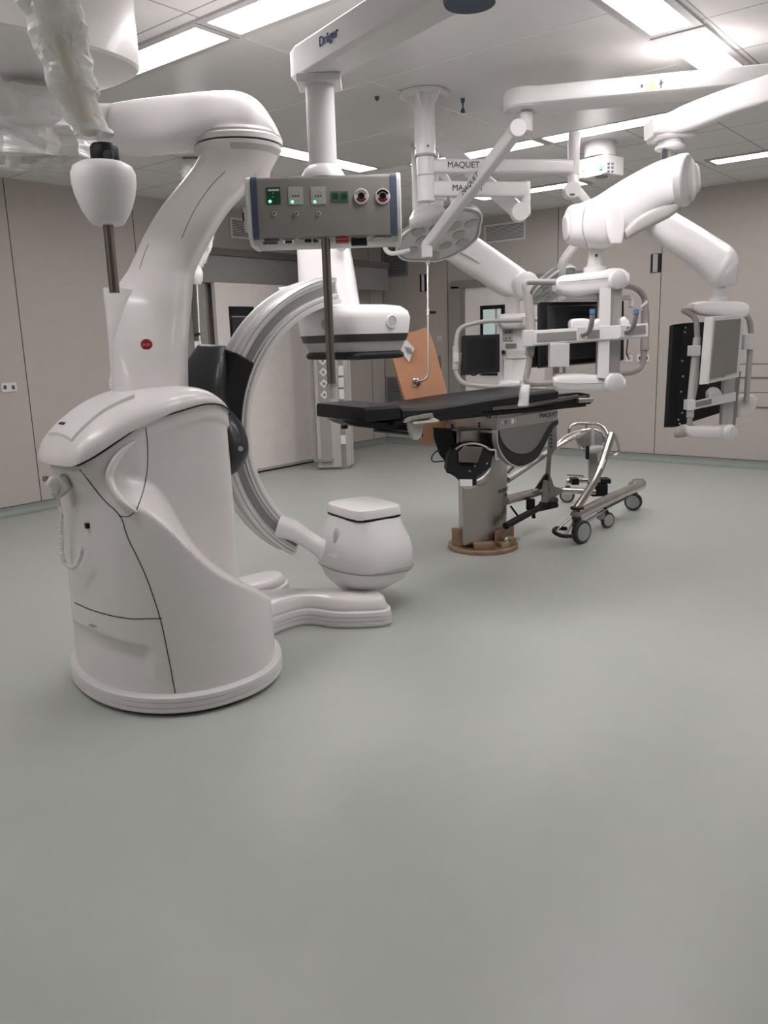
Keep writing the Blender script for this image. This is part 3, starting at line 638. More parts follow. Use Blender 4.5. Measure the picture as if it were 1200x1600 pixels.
# face: sockets
def fx(px, py): q = L(px, py); r_ = PM.inverted() @ CAM; t = (0-r_.y)/(q.y-r_.y); return r_+(q-r_)*t
def plate(name, px, py, w_, h_, m, th=.004, parent=sh, bev=.003):
    c = fx(px, py); return obj(name, MB(PM).box((c.x, -th/2, c.z), (w_, th, h_)), m, parent, bevel=bev)
u_ = px1
g = plate('green_socket', 427.5, 306, 22*u_, 25*u_, GREEN)
plate('socket_strip', 427.5, 297.3, 17*u_, 3*u_, WHITE2, .0052, g, 0)
for a, b in ((427, 302), (427, 308)): plate('socket_hole', a, b, .004, .004, WHITE, .0055, g, 0)
obj('status_light', MB(PM).sphere((fx(422, 315).x, -.004, fx(422, 315).z), .0065), LED, g)
for px in (462, 497):
    g = plate('power_socket', px, 306, 23*u_, 26*u_, mat('pale_socket_plate', (.5, .5, .48), .45))
    c = fx(px, 305); obj('socket_well', MB(PM).lathe([(.021, 0), (.0225, .002), (.018, .0025), (.017, .001), (0, .001)], (c.x, -.004, c.z), (0, -1, 0), 32), SHELLG, g, smooth_=30)
    for k in (-1, 0, 1): obj('pin_hole', MB(PM).lathe([(0, 0), (.003, 0), (.003, .002), (0, .002)], (c.x+k*.011, -.005, c.z-.004), (0, -1, 0), 12), BLACK, g)
    obj('status_light', MB(PM).sphere((fx(px-5, 315.5).x, -.004, fx(px-5, 315.5).z), .0058), LED, g)
for px in (429, 463.5, 498):
    c = fx(px, 334); g = obj('earth_stud', MB(PM).lathe([(0, 0), (.0105, 0), (.0105, .004), (.006, .005), (.006, .010), (0, .010)], (c.x, 0, c.z), (0, -1, 0), 24), LGREY, sh, smooth_=30); obj('stud_core', MB(PM).lathe([(0, 0), (.004, 0), (.004, .001), (0, .001)], (c.x, -.010, c.z), (0, -1, 0), 12), BLACK, g)
for px in (524, 538):
    g = plate('green_double_outlet', px, 307, 13*u_, 16*u_, GREENP, .005); c = fx(px, 307)
    obj('outlet_ring', MB(PM).lathe([(.013, 0), (.014, .002), (.010, .002)], (c.x, -.005, c.z), (0, -1, 0), 24), GREEN, g)
for px, m in ((564.5, mat('yellow_sector', (.42, .4, .26), .5)), (598, BLACK)):
    c = fx(px, 307); g = obj('gas_port', MB(PM).lathe([(0, 0), (.0315, 0), (.0325, .004), (.03, .008), (0, .008)], (c.x, 0, c.z), (0, -1, 0), 48), WHITE, sh, smooth_=35)
    def sector(a0, a1, r0, r1, mm, nm):
        A = [math.radians(a0+(a1-a0)*k/14) for k in range(15)]
        pts = [Vector((c.x+math.cos(a)*r1, -.0085, c.z+math.sin(a)*r1)) for a in A]+[Vector((c.x+math.cos(a)*r0, -.0085, c.z+math.sin(a)*r0)) for a in A[::-1]]
        obj(nm, MB(PM).prism(pts, (0, -1, 0), -.001, .0008), mm, g, smooth_=0)
    sector(20, 160, .018, .027, m, 'port_ring_top'); sector(205, 335, .016, .024, RED, 'port_ring_bottom')
    obj('port_mouth', MB(PM).lathe([(0, 0), (.0145, 0), (.0145, .004), (.011, .004), (.010, .001), (0, .001)], (c.x, -.008, c.z), (0, -1, 0), 32), BLACK, g)
# device rail bracket on the left flank
rb = obj('side_rail_clip', MB(PM).box((xl-.035, .10, L(385, 338).z), (.02, .05, .10)), WHITE2, sh, bevel=.004)
obj('clip_slot', MB(PM).box((xl-.046, .085, L(385, 334).z), (.006, .02, .035)), BLACK, rb)
# pole, dome, boom
tc_ = Vector((0, .13, 0)); topz = L(497, 137).z
obj('dome', MB(PM).lathe([(.098, zt_), (.098, zt_+.006), (.093, zt_+.022), (.078, zt_+.046), (.056, zt_+.062), (.0, zt_+.066)], (L(502, 272).x+.004, .115, 0), n=56), WHITE, sh, smooth_=50)
qx = L(496, 200).x; obj('column', MB(PM).cyl((L(502, 272).x+.004, .115, zt_+.03), (L(502, 272).x+.004, .115, topz+.02), .0625, n=44), WHITE2, sh)
cx0 = L(502, 272).x+.004
obj('column_collar', MB(PM).box((cx0, .115, topz+.022), (.19, .17, .035)), WHITE2, sh, bevel=.008)
bz0, bz1 = topz+.038, topz+.175
b0 = PM @ Vector((cx0-.06, .115, 0)); b1 = onZ(830, -60, b0.z*0+bc.z+bz1-.0)
dirb = (onZ(700, 10, bc.z+bz0)-(PM @ Vector((cx0, .115, bz0)))); dirb.z = 0; dirb.normalize(); sdb = Vector((-dirb.y, dirb.x, 0))
o0 = PM @ Vector((cx0, .115, 0))
sec = lambda s_, w_, z0, z1: [o0+dirb*s_+sdb*a+Z*h for a, h in ((-w_, z0+.015), (-w_, z1-.01), (-w_+.012, z1), (w_-.012, z1), (w_, z1-.01), (w_, z0+.015), (w_-.02, z0), (-w_+.02, z0))]
boom = obj('boom_arm', MB().loft([sec(-.13, .06, bz0+.035, bz1-.04), sec(-.11, .078, bz0+.005, bz1-.008), sec(-.06, .085, bz0, bz1), sec(.5, .085, bz0, bz1), sec(1.25, .095, bz0, bz1+.01)]), WHITE2, sh, bevel=.004, smooth_=30)
mid = o0+dirb*.23-sdb*.087+Z*((bz0+bz1)/2+.012) if (o0-sdb-CAM).length < (o0+sdb-CAM).length else o0+dirb*.23+sdb*.087+Z*((bz0+bz1)/2+.012)
text('Dräger', 'boom_lettering', mid, dirb, Z, .052, mat('navy_lettering', (.03, .05, .22), .5), boom, .001, .0008)
obj('bearing_cap', MB().lathe([(0, bz0-.03), (.085, bz0-.03), (.09, bz0-.02), (.09, bz0), (0, bz0)], (o0+dirb*1.0), n=48), BAND, boom)
ce = o0+dirb*1.0
obj('ceiling_column', MB().lathe([(.09, bz1), (.09, HC-.04-0), (.16, HC-.04), (.16, HC), (0, HC)], ce, n=48) if 0 else MB().cyl(Vector((ce.x, ce.y, bc.z+bz1)), Vector((ce.x, ce.y, HC)), .1, n=40), WHITE2, sh)
# steel drop pole under the head
pa = D(507, 374, 3.62); pbm = D(520, 605, 3.62); px_, py_ = (pa.x+pbm.x)/2, (pa.y+pbm.y)/2
dpz = pa.z
obj('drop_pole', MB().cyl((px_, py_, dpz+.02), (px_, py_, pbm.z), .0195, n=28), POLE, sh)
obj('pole_collar', MB().cyl((px_, py_, pbm.z+.012), (px_, py_, pbm.z-.0), .026, n=28), STEEL, sh)
obj('pole_foot', MB().cyl((px_, py_, pbm.z), (px_, py_, pbm.z-.055), .0245, n=28), LGREY, sh)

# ------------------------------------------------------------------ surgical lamps on the central column
def T(mb_pts, r, n=14, fil=.03, **k): return MB().tube(fillet([D(*p) for p in mb_pts], fil), r, n, **k)
def V(p): return Vector((p.x, p.y, 0))
LC = Vector((4.45, 3.2, 0)); dl = 5.08
def zc_(py, px=657, d=dl): return D(px, py, d).z
col = thing('lamp_column', 'white ceiling column with bolted flange carrying the surgical lamp arms', 'ceiling column', (LC.x, LC.y, HC))
z1, z2, z3 = zc_(242), zc_(272), zc_(312)
obj('ceiling_flange', MB().lathe([(0, HC-.014), (.15, HC-.014), (.155, HC-.018), (.155, HC-.034), (0, HC-.034)], LC, n=48), WHITE2, col, smooth_=30)
obj('column_tube', MB().cyl(LC+Z*(HC-.03), LC+Z*z1, .066, n=44), WHITE, col)
obj('tube_lip', MB().cyl(LC+Z*(z1+.006), LC+Z*(z1-.006), .071, n=44), LGREY, col)
for k in range(6):
    a = PI/3*k+.3; x = Vector((math.cos(a), math.sin(a), 0)); y = Vector((-x.y, x.x, 0))
    obj('gusset', MB().prism([LC+x*.066+Z*(HC-.034), LC+x*.145+Z*(HC-.034), LC+x*.066+Z*(HC-.12)], y, -.004, .004), WHITE, col)
for k in range(4):
    a = PI/2*k+.9; obj('set_screw', MB().lathe([(0, 0), (.006, 0), (.006, .003), (0, .003)], LC+Vector((math.cos(a), math.sin(a), 0))*.066+Z*(z1+.045), (math.cos(a), math.sin(a), 0), 12), BLACK, col)
def bar(p, q, h, w_, taper=1., up=Z, seg=20, n=5):
    p, q = Vector(p), Vector(q); d = (q-p).normalized(); s_ = d.cross(up).normalized(); u = s_.cross(d).normalized()
    return MB().loft([[c+(s_*sq(t, n)[0]*w_/2+u*sq(t, n)[1]*h/2)*k for t in [2*PI*(j+.5)/seg for j in range(seg)]] for c, k in ((p, 1), (q, taper))])
def lamp_arm(name, label, za, zb, end_px, end_d, hgt, txt_px):
    t = thing(name, label, 'lamp arm', (LC.x, LC.y, zb))
    obj('hub_sleeve', MB().lathe([(0, zb), (.053, zb), (.056, zb+.004), (.056, za-.004), (.053, za), (0, za)], LC, n=44), WHITE, t, smooth_=35)
    e = D(*end_px, end_d); a = LC+Z*e.z; e = Vector((e.x, e.y, e.z)); d = V(e-a).normalized()
    zz_ = (za+zb)/2; a = LC+Z*zz_
    m = bar(a, Vector((e.x, e.y, zz_)), hgt, .07); ob = obj('arm_tube', m, WHITE, t, smooth_=40)
    e2 = Vector((e.x, e.y, zz_)); q = txt_px; pp = a+d*q; sd = Vector((d.y, -d.x, 0)); sd = sd if (pp+sd-CAM).length < (pp-sd-CAM).length else -sd
    text('MAQUET', 'maker_lettering', pp+sd*.037+Z*.002, d if d.dot(S2) > 0 else -d, Z, .052, INK, ob, .001)
    return t, e2
la, ea = lamp_arm('lamp_swing_arm', 'upper white swing arm lettered MAQUET, reaching right from the lamp column', z1-.006, z2, (897, 228), 5.25, .085, .24)
lb, eb = lamp_arm('lamp_swing_arm', 'lower white swing arm lettered MAQUET, directly under the upper one', z2-.002, z3, (821, 302), 5.3, .095, .27)
# arm ends: hanging tubes
def zat(p, py): # height of sight row py over point p
    x, y = pr((p.x, p.y, 2.3)); k = Vector((p.x, p.y, 0)); dd = (Vector((p.x, p.y, 2.3))-CAM).dot(FW); return D(x, py, dd).z
obj('end_tube', MB().lathe([(0, zat(ea, 276)), (.036, zat(ea, 276)), (.038, zat(ea, 274)), (.038, zat(ea, 216)), (.034, zat(ea, 213)), (0, zat(ea, 213))], V(ea), n=36), WHITE, la, smooth_=35)
obj('end_tube', MB().lathe([(0, zat(eb, 322)), (.033, zat(eb, 322)), (.033, zat(eb, 288)), (.03, zat(eb, 286)), (0, zat(eb, 286))], V(eb), n=36), WHITE, lb, smooth_=35)
LENSM = mat('dark_lens', (.09, .09, .095), .15)
def lens_disc(name, label, c, nrm, R_, parts, lobes=False, rz=0.):
    t = thing(name, label, 'surgical lamp', c)
    nrm = nrm.normalized(); x = (S2-nrm*S2.dot(nrm)).normalized(); y = nrm.cross(x)
    M = Matrix((x, y, nrm)).transposed().to_4x4(); M.translation = c
    def rim(k, q): # three-lobed outline
        return [Vector((math.cos(a)*rr, math.sin(a)*rr, q)) for a, rr in [(2*PI*j/96, R_*k*(1-.11*(abs(math.cos(1.5*(2*PI*j/96+rz)))**6))) for j in range(96)]]
    obj('lamp_dish', MB(M).loft([rim(.93, -.012), rim(.99, -.006), rim(1.0, .01), rim(.97, .028), rim(.80, .045), rim(.4, .055), rim(.05, .06)]), LGREY if not lobes else WHITE, t, smooth_=35)
    obj('grey_rim_band', MB(M).loft([rim(1.003, .0), rim(1.004, .022)], cap=False), GREY, t); obj('outer_rim', MB(M).tube([q_ for q_ in rim(1.0, -.012)], .008, 8, closed=True), WHITE, t)
    obj('clear_cover', MB(M).loft([rim(.9, -.014), rim(.05, -.016)]), mat('lamp_glass', (.60, .61, .62), .12, coat=.4), t)
    for k in range(12):
        a = 2*PI*k/12+.2; rr = R_*(.70 if k % 2 else .42); p = Vector((math.cos(a)*rr, math.sin(a)*rr, -.017))
        g_ = obj('lens', MB(M).lathe([(0, -.002), (R_*.125, -.003), (R_*.135, 0), (0, .001)], p, (0, 0, 1), 28), LENSM, t); obj('lens_ring', MB(M).lathe([(R_*.13, -.003), (R_*.15, -.004), (R_*.15, .001), (R_*.13, .001)], p, (0, 0, 1), 28), LGREY, g_)
    return t, M
dL = 5.85
ln = ((RT*-.286+UP*.958)*.95+FW*.20)
lamp1, LM = lens_disc('surgical_lamp', 'large many-lensed surgical lamp head hanging behind the slanting white spring arm', D(688, 368, dL), ln, .335, None)
obj('hub_dome', silo(MB(), [(640, 340, 643, 356, 5.6, .16), (648, 328, 653, 356, 5.6, .24), (668, 320, 673, 352, 5.6, .28), (688, 322, 692, 345, 5.6, .24), (697, 330, 699, 340, 5.6, .14)], n=2.3), WHITE, lamp1, smooth_=50)
obj('warning_patch', MB(LM).box((.03, -.10, -.02), (.05, .05, .004)), mat('orange_patch', (.6, .2, .1), .5), lamp1)
T_ = lambda pts, r, **k: MB().tube(smooth([D(*p) for p in pts], 6), r, 14, **k)
obj('rim_handle', T_([(625, 377, 5.62), (606, 381, 5.6), (602, 388, 5.6), (612, 396, 5.6), (640, 391, 5.62)], .016), WHITE, lamp1)
obj('yoke', T_([(678, 268, 5.72), (690, 272, 5.76), (702, 290, 5.8), (710, 320, 5.85), (705, 345, 5.88)], .026), WHITE, lamp1)
obj('hub_block', MB().lathe([(0, 0), (.055, 0), (.055, .02), (.045, .024), (.045, .07), (.07, .072), (.07, .1), (0, .1)], D(683, 330, 5.75), n=36), WHITE, lamp1, smooth_=30)
obj('drop_tube', MB().cyl(D(680, 224, 5.7), D(680, 330, 5.75), .024, n=24), WHITE, lamp1)
obj('spring_arm', bar(D(686, 222, 5.66), D(812, 332, 5.36), .10, .07), WHITE, lamp1)
obj('upper_hinge', MB().cyl(D(684, 222, 5.66)-N2*.045, D(684, 222, 5.66)+N2*.045, .05, n=32), WHITE, lamp1, bevel=.004)
obj('lower_hinge', MB().cyl(D(812, 332, 5.33)-N2*.045, D(812, 332, 5.33)+N2*.045, .058, n=32), WHITE, lamp1, bevel=.004)
obj('hinge_post', MB().cyl(D(821, 322, 5.32), D(821, 336, 5.32), .034, n=28), WHITE, lamp1)
# second lamp, further back
d2 = 5.5
lamp2, LM2 = lens_disc('surgical_lamp', 'second surgical lamp head, half hidden behind the white handle bar of the monitors', D(864, 446, 5.8), ((RT*-.45+UP*.75)*.93+FW*.25), .19, None)
obj('spring_arm', bar(D(893, 293, 5.25), D(935, 345, 5.6), .085, .07), WHITE, lamp2)
obj('upper_hinge', MB().cyl(D(893, 298, 5.22)-N2*.045, D(893, 298, 5.22)+N2*.045, .052, n=32), WHITE, lamp2, bevel=.004)
obj('hinge_post', MB().cyl(D(896, 276, 5.25), D(896, 296, 5.25), .036, n=28), WHITE, lamp2)
obj('rating_slot', MB().box(D(894, 304, 5.16), (.03, .004, .012), CY), INK, lamp2)
obj('yoke', T_([(936, 345, 5.6), (915, 362, 5.6), (895, 388, 5.6), (880, 410, 5.62), (876, 432, 5.7)], [.05+.0*k for k in range(25)], sx=.6), WHITE, lamp2)

# ceiling-mounted white service box
sb = thing('ceiling_service_box', 'white box with blue sticker and small marks hanging from a round ceiling stem', 'ceiling unit', onZ(938, 222, HC))
ds_ = (onZ(938, 222, HC)-CAM).dot(FW)
obj('stem', MB().cyl(V(onZ(938, 222, HC))+Z*HC, V(onZ(938, 222, HC))+Z*D(938, 245, ds_).z, .125, n=44), WHITE2, sb)
bx = V(onZ(938, 222, HC)); zz1, zz0 = D(938, 247, ds_).z, D(938, 276, ds_).z
obj('box_body', MB().box(bx+Z*(zz0+zz1)/2, (.24, .30, zz1-zz0), math.radians(-12)), WHITE2, sb, bevel=.012)
fp = [D(x, y, ds_-.26) for x, y in ((912, 254), (942, 243), (942, 262), (940, 272), (914, 278), (913, 268), (911, 266), (912, 258))]
obj('front_plate', MB().prism(fp, N2, 0, .03), mat('bright_plate', (.78, .78, .77), .4), sb)
obj('blue_sticker', MB().prism([D(x, y, ds_-.275) for x, y in ((937, 258), (943, 256), (943, 264), (937, 265))], N2, 0, .01), BLUE, sb)
for i in range(3):
    for j in range(2): obj('dark_mark', MB().box(D(951+j*6, 256+i*6, ds_-.19), (.018, .004, .018), CY), INK, sb)
obj('cable_port', MB().lathe([(0, 0), (.05, 0), (.05, .006), (0, .006)], bx+Z*(zz0-.008)-N2*.06, n=32), GREY, sb)
# small hooks under the canopy
for (x, y), lb_ in (((723, 160), 'dark double hook under the canopy right of the lamp column'), ((589, 153), 'small dark ceiling nozzle left of the lamp column')):
    p = onZ(x, y-6 if x > 700 else y-2, HC-.013)
    if x > 700:
        tag(obj('ceiling_hook', MB().lathe([(0, 0), (.015, 0), (.012, -.02), (.005, -.035), (.005, -.055), (.014, -.07), (.014, -.085), (0, -.088)], p, n=20), BAND), lb_, 'hook')
    else: tag(obj('ceiling_nozzle', MB().lathe([(0, 0), (.014, 0), (.014, -.015), (.006, -.024), (0, -.025)], p, n=20), INK), lb_, 'nozzle')

# ------------------------------------------------------------------ shield boom, spring arm, film-covered shield
BH = 2.80
sb1 = thing('shield_boom', 'long pale ceiling boom with a small warning label, crossing the picture from the right', 'ceiling boom', D(1250, 100, 4.4))
A0, A1 = D(822, 188, 4.62), D(1290, 88, 4.25)
A1.z = A0.z = D(1020, 140, 4.45).z
obj('boom_beam', bar(A0, A1, .10, .26, n=7), WHITE2, sb1, smooth_=35)
ab = (A1-A0).normalized(); sdn = Vector((ab.y, -ab.x, 0)); sdn = sdn if sdn.dot(N2) < 0 else -sdn
def onbeam(px, py): return onP(px, py, A0+sdn*.131, sdn)
lbp = onbeam(1018, 133); wl = obj('warning_label', MB().prism([lbp+ab*x+Z*z for x, z in ((-.075, -.03), (.075, -.03), (.075, .03), (-.075, .03))], sdn, 0, .002), mat('label_ground', (.66, .645, .63), .5), sb1)
obj('warning_triangle', MB().prism([lbp+ab*x+Z*z for x, z in ((-.028, -.02), (.028, -.02), (0, .026))], sdn, .002, .0035), WARN, wl)
obj('person_symbol', MB().prism([lbp+ab*x+Z*z for x, z in ((.045, -.022), (.052, -.022), (.052, .0), (.064, .008), (.052, .012), (.05, .024), (.044, .024), (.042, .006), (.034, .0), (.045, -.004))], sdn, .002, .0035), INK, wl)
obj('dot_symbol', MB().prism([lbp+ab*x+Z*z for x, z in ((-.056, -.01), (-.044, -.01), (-.044, .008), (-.056, .008))], sdn, .002, .0035), INK, wl)
obj('beam_end', MB().lathe([(0, -.05), (.12, -.05), (.13, -.04), (.13, .045), (.122, .05), (0, .05)], A0, n=40), WHITE2, sb1, smooth_=35)
obj('beam_hanger', MB().cyl(Vector((A1.x, A1.y, A1.z)), Vector((A1.x, A1.y, HC)), .08, n=36), WHITE2, sb1)
sar = thing('shield_spring_arm', 'slanting white MAQUET spring arm in front of the surgical lamp, with a hooked steel rod', 'spring arm', (A0.x, A0.y, A0.z-.06))
obj('pivot_post', MB().lathe([(0, 0), (.034, 0), (.036, .01), (.036, .1), (0, .1)], A0-Z*.16, n=32), WHITE2, sar, smooth_=35)
h0 = D(808, 202, 4.6); h1 = D(668, 384, 5.65)
obj('upper_hinge', MB().cyl(h0-N2*.045, h0+N2*.045, .048, n=36), WHITE2, sar, bevel=.004)
sa_ = obj('arm_tube', bar(h0, h1, .078, .07, 1.0, n=5), WHITE2, sar, smooth_=35)
dd_ = (h1-h0).normalized(); up_ = (dd_.cross(Z)).cross(dd_).normalized(); sd_ = dd_.cross(up_).normalized(); sd_ = sd_ if sd_.dot(N2) < 0 else -sd_
pc = h0.lerp(h1, .42)+sd_*.037
text('MAQUET', 'maker_lettering', pc, -dd_ if (-dd_).dot(S2) > 0 else dd_, up_ if up_.z > 0 else -up_, .05, INK, sa_, .001)
obj('lower_hinge', MB().cyl(h1-N2*.05, h1+N2*.05, .044, n=36), WHITE2, sar, bevel=.004)
obj('rod_clamp', MB().box(D(667, 391, 5.62), (.075, .07, .10), CY), WHITE2, sar, bevel=.008)
dR = 5.66
rod = obj('hooked_rod', MB().tube(fillet([D(668, 396, dR), D(669, 592, dR), D(650, 597, dR)], .05), .008, 12), STEEL, sar)
obj('rod_collar', MB().cyl(D(668.2, 402, dR), D(668.3, 414, dR), .014, n=20), LGREY, rod)
obj('rod_knob', MB().cyl(D(667, 488, dR), D(681, 488, dR), .010, n=20), BLACK, rod)
obj('rod_knob_ring', MB().cyl(D(668.5, 483, dR), D(668.6, 493, dR), .014, n=20), STEEL, rod)
dS = 5.86
def shp(x, y, d=dS): return onP(x, y, D(650, 600, d), (N2*-1+Z*.0).normalized())
sh_ = thing('lead_acrylic_shield', 'tilted shield panel under orange protective film, hanging behind the black table head', 'radiation shield', D(650, 597, dS))
out = [(600, 518), (604, 514), (628, 522), (650, 517), (663, 512), (668, 512), (676, 532), (697, 606), (702, 640), (700, 672), (675, 693), (668, 697), (662, 694), (652, 690), (640, 645), (628, 612), (612, 560)]
pl = [shp(x, y) for x, y in out]
obj('film_covered_panel', MB().prism(pl, N2, 0, .012), FILM, sh_, smooth_=0)
obj('dark_panel_edge', MB().prism([shp(x, y) for x, y in ((599, 517), (601, 517), (629, 612), (653, 690), (650, 688), (626, 612))], N2, -.002, .03), ORANGE, sh_, smooth_=0)
obj('chrome_hub', MB().lathe([(0, .03), (.018, .03), (.022, .02), (.03, .016), (.033, .008), (.033, 0), (0, 0)], shp(650, 597), -N2, 32), CHROME, sh_, smooth_=35)
obj('hub_stem', MB().cyl(shp(650, 597), D(650, 597, dR), .010, n=20), CHROME, sh_)
lf = tag(obj('paper_leaflet', MB().prism([shp(x, y, dS-.02) for x, y in ((634, 529), (648, 545), (639, 566), (626, 548))], N2, -.001, .001), PAPER), 'white diamond-turned leaflet stuck on the orange shield', 'leaflet')
text('X-RAY', 'leaflet_print', shp(638, 549, dS-.03), (RT*.55-UP*.83), (RT*.83+UP*.55), .028, INK, lf, .0005) if 0 else None
for k in range(4): 
    a = shp(633+k*2.6, 541+k*.8, dS-.024); obj('print_line', MB().prism([a+RT*-.003, a+RT*.002, a+RT*.022-UP*.05, a+RT*.017-UP*.05], N2, -.001, .0005), INK, lf, smooth_=0)
tag(obj('paper_leaflet', MB().prism([shp(x, y, dS-.02) for x, y in ((606, 548), (623, 542), (622, 552), (610, 556))], N2, -.001, .001), PAPER), 'small white leaflet at the upper left of the orange shield, under the detector bumper', 'leaflet')

# ------------------------------------------------------------------ monitor booms
def S_(pairs, d, th, **k): return silo(MB(), [(a, b_, c, e, d if len(p) == 4 else p[4], th if len(p) < 6 else p[5]) for p in pairs for a, b_, c, e in [p[:4]]], **k)
def Tn(pts, d, r, fil=.05, n=16, **k):
    P = [D(p[0], p[1], p[2] if len(p) > 2 else d) for p in pts]; return MB().tube(fillet(P, fil, 7), r, n, **k)
def ybox(x0, y0, x1, y1, d, th, yaw=0.): # upright box whose front face fills the survey rectangle at distance d
    a = D((x0+x1)/2, (y0+y1)/2, d); w_ = (x1-x0)/F*d/max(.3, math.cos(math.radians(yaw))); h_ = (y1-y0)/F*d
    R_ = Matrix.Rotation(CY+math.radians(yaw), 3, 'Z'); return MB().box(a+R_@Vector((0, th/2, 0)), (w_, th, h_), R=R_)
def quad(pts, d, th, dd=None):   # plate with given survey corners (each may carry its own distance) and real thickness
    P = [D(p[0], p[1], p[2] if len(p) > 2 else d) for p in pts]; n = (P[1]-P[0]).cross(P[2]-P[1]).normalized(); n = n if n.dot(FW) > 0 else -n
    return MB().prism(P, n, 0, th)
def boom_top(t, d):
    obj('joint_box', S_([(1016, 200, 1020, 222), (1048, 196, 1048, 220), (1080, 196, 1078, 218)], d, .16, n=8), WHITE2, t)
G1 = 4.15
m1 = thing('monitor_boom', 'near white ceiling boom with bulky folding arm, spindle and round cap, upper right', 'ceiling boom', D(1045, 215, G1))
obj('ceiling_arm', S_([(1013, 190, 1014, 216, G1-.02, .15), (1040, 180, 1040, 216, G1, .17), (1065, 168, 1075, 207, 4.1, .18), (1130, 143, 1135, 184, 3.95, .18), (1200, 119, 1204, 163, 3.8, .18), (1330, 70, 1336, 120, 3.55, .18)], G1, .16, n=7, round_ends=False), WHITE2, m1, smooth_=30)
e1 = D(1300, 110, 3.6); obj('ceiling_post', MB().cyl(Vector((e1.x, e1.y, e1.z)), Vector((e1.x, e1.y, HC)), .09, n=36), WHITE2, m1)
boom_top(m1, G1)
obj('bearing_ring', MB().lathe([(0, -.02), (.06, -.02), (.075, -.014), (.075, .0), (.065, .008), (.06, .03), (0, .03)], D(1047, 229, G1), n=44), WHITE, m1, smooth_=35)
obj('fork_post', MB().cyl(D(1043, 228, G1), D(1041, 258, G1), .028, n=24), LGREY, m1)
obj('fork_insert', ybox(1036, 234, 1043, 247, G1-.04, .02), INK, m1)
ga = S_([(884, 335, 887, 374, 4.2, .13), (890, 322, 891, 381, 4.2, .17), (906, 318, 910, 386, 4.2, .19), (930, 308, 946, 388, 4.2, .2), (955, 292, 978, 366, 4.19, .2), (985, 274, 1005, 345, 4.17, .2), (1020, 256, 1040, 325, 4.14, .21), (1048, 246, 1066, 316, 4.12, .22), (1066, 242, 1076, 318, 4.11, .22), (1080, 256, 1084, 304, 4.1, .16)], G1, .2, n=3.2, seg=44, k=7)
gb = obj('folding_arm', ga, WHITE, m1, smooth_=50)
obj('end_cap', MB().lathe([(0, .012), (.115, .012), (.124, .004), (.124, -.03), (0, -.03)], D(1072, 281, 4.02), (S2*.80-N2*.58), 56), WHITE, gb, smooth_=35)
obj('end_cap', MB().lathe([(0, .012), (.108, .012), (.116, .004), (.116, -.03), (0, -.03)], D(960, 352, 4.06), (S2*.55-N2*.83), 56), WHITE, gb, smooth_=35) if 0 else None
obj('knuckle_face', S_([(948, 318, 962, 316, 4.085, .03), (946, 340, 975, 338, 4.085, .03), (948, 365, 975, 362, 4.085, .03), (954, 380, 972, 380, 4.085, .03)], 4.09, .02, n=3), WHITE, gb, smooth_=50)
obj('arm_seam', MB().tube(smooth([D(x, y, d) for x, y, d in ((915, 319, 4.11), (911, 340, 4.09), (911, 362, 4.09), (918, 386, 4.11))], 6), .0018, 6), GREY, gb)
obj('arch_cover', S_([(975, 360, 980, 374), (990, 344, 998, 364), (1010, 331, 1022, 352), (1032, 322, 1046, 340), (1050, 319, 1062, 328)], 4.09, .06, n=3), LGREY, gb, smooth_=50)
obj('spindle', MB().lathe([(0, -.115), (.058, -.115), (.058, -.085), (.04, -.08), (.036, -.04), (.036, 0.0), (.05, .03), (.062, .045), (0, .045)], D(930, 391, 4.22), n=40), WHITE, m1, smooth_=35)
obj('brake_screw', ybox(930, 397, 934, 401, 4.18, .004), INK, m1)

def monitor(name, label, quadpts, d, th, frame_m=BLACK, inset=.02, back=False):
    t = thing(name, label, 'monitor', D(sum(p[0] for p in quadpts)/4, sum(p[1] for p in quadpts)/4, d))
    P = [D(p[0], p[1], p[2] if len(p) > 2 else d) for p in quadpts]; n = (P[1]-P[0]).cross(P[2]-P[1]).normalized(); n = n if n.dot(FW) > 0 else -n
    obj('casing', MB().prism(P, n, 0, th), frame_m, t, bevel=.003, smooth_=0)
    c = sum(P, Vector())/4; I = [p+(c-p)*0+((c-p).normalized())*inset*1.35 for p in P]
    obj('screen' if not back else 'rear_cover', MB().prism(I, n, -.001 if not back else -.022, .004), (SCREEN if not back else CHAR) if frame_m is BLACK else FACIA, t, bevel=0 if not back else .006, smooth_=0)
    return t, P, n
# carrier 1
g1 = thing('monitor_carrier', 'white handle-bar carrier frame for monitors hanging above the far end of the table', 'monitor carrier', D(925, 520, 4.2))
obj('top_bar', S_([(868, 438, 868, 456), (878, 431, 878, 462), (900, 428, 902, 464), (935, 424, 936, 458), (952, 420, 955, 455), (968, 420, 970, 452), (977, 426, 977, 447)], 4.2, .13, n=3.4), WHITE, g1, smooth_=50)
obj('bar_seam', MB().tube([D(x, y, 4.13) for x, y in ((872, 441), (905, 439), (945, 435), (958, 433), (974, 434))], .002, 6), GREY, g1)
obj('bar_cap', MB().lathe([(0, .012), (.03, .012), (.046, .006), (.048, -.02), (0, -.02)], D(966, 437, 4.12), (S2*.35-N2*.94), 40), WHITE, g1, smooth_=35)
obj('upright', MB().box(D(951, 520, 4.22), (.115, .06, (592-448)/F*4.22), math.radians(-52)), LGREY, g1, bevel=.004)
obj('upright_front', quad([(938, 450), (955, 450), (951, 592), (934, 590)], 4.13, .02), WHITE2, g1)
obj('lower_bar', S_([(863, 588, 864, 605), (872, 583, 873, 612), (900, 583, 901, 613), (935, 585, 936, 613), (950, 583, 951, 614), (966, 583, 966, 614), (972, 590, 972, 606)], 4.2, .12, n=3.4), WHITE, g1, smooth_=50)
obj('lower_bar_seam', MB().tube([D(x, y, 4.135) for x, y in ((866, 598), (900, 600), (940, 599), (970, 598))], .002, 6), GREY, g1)
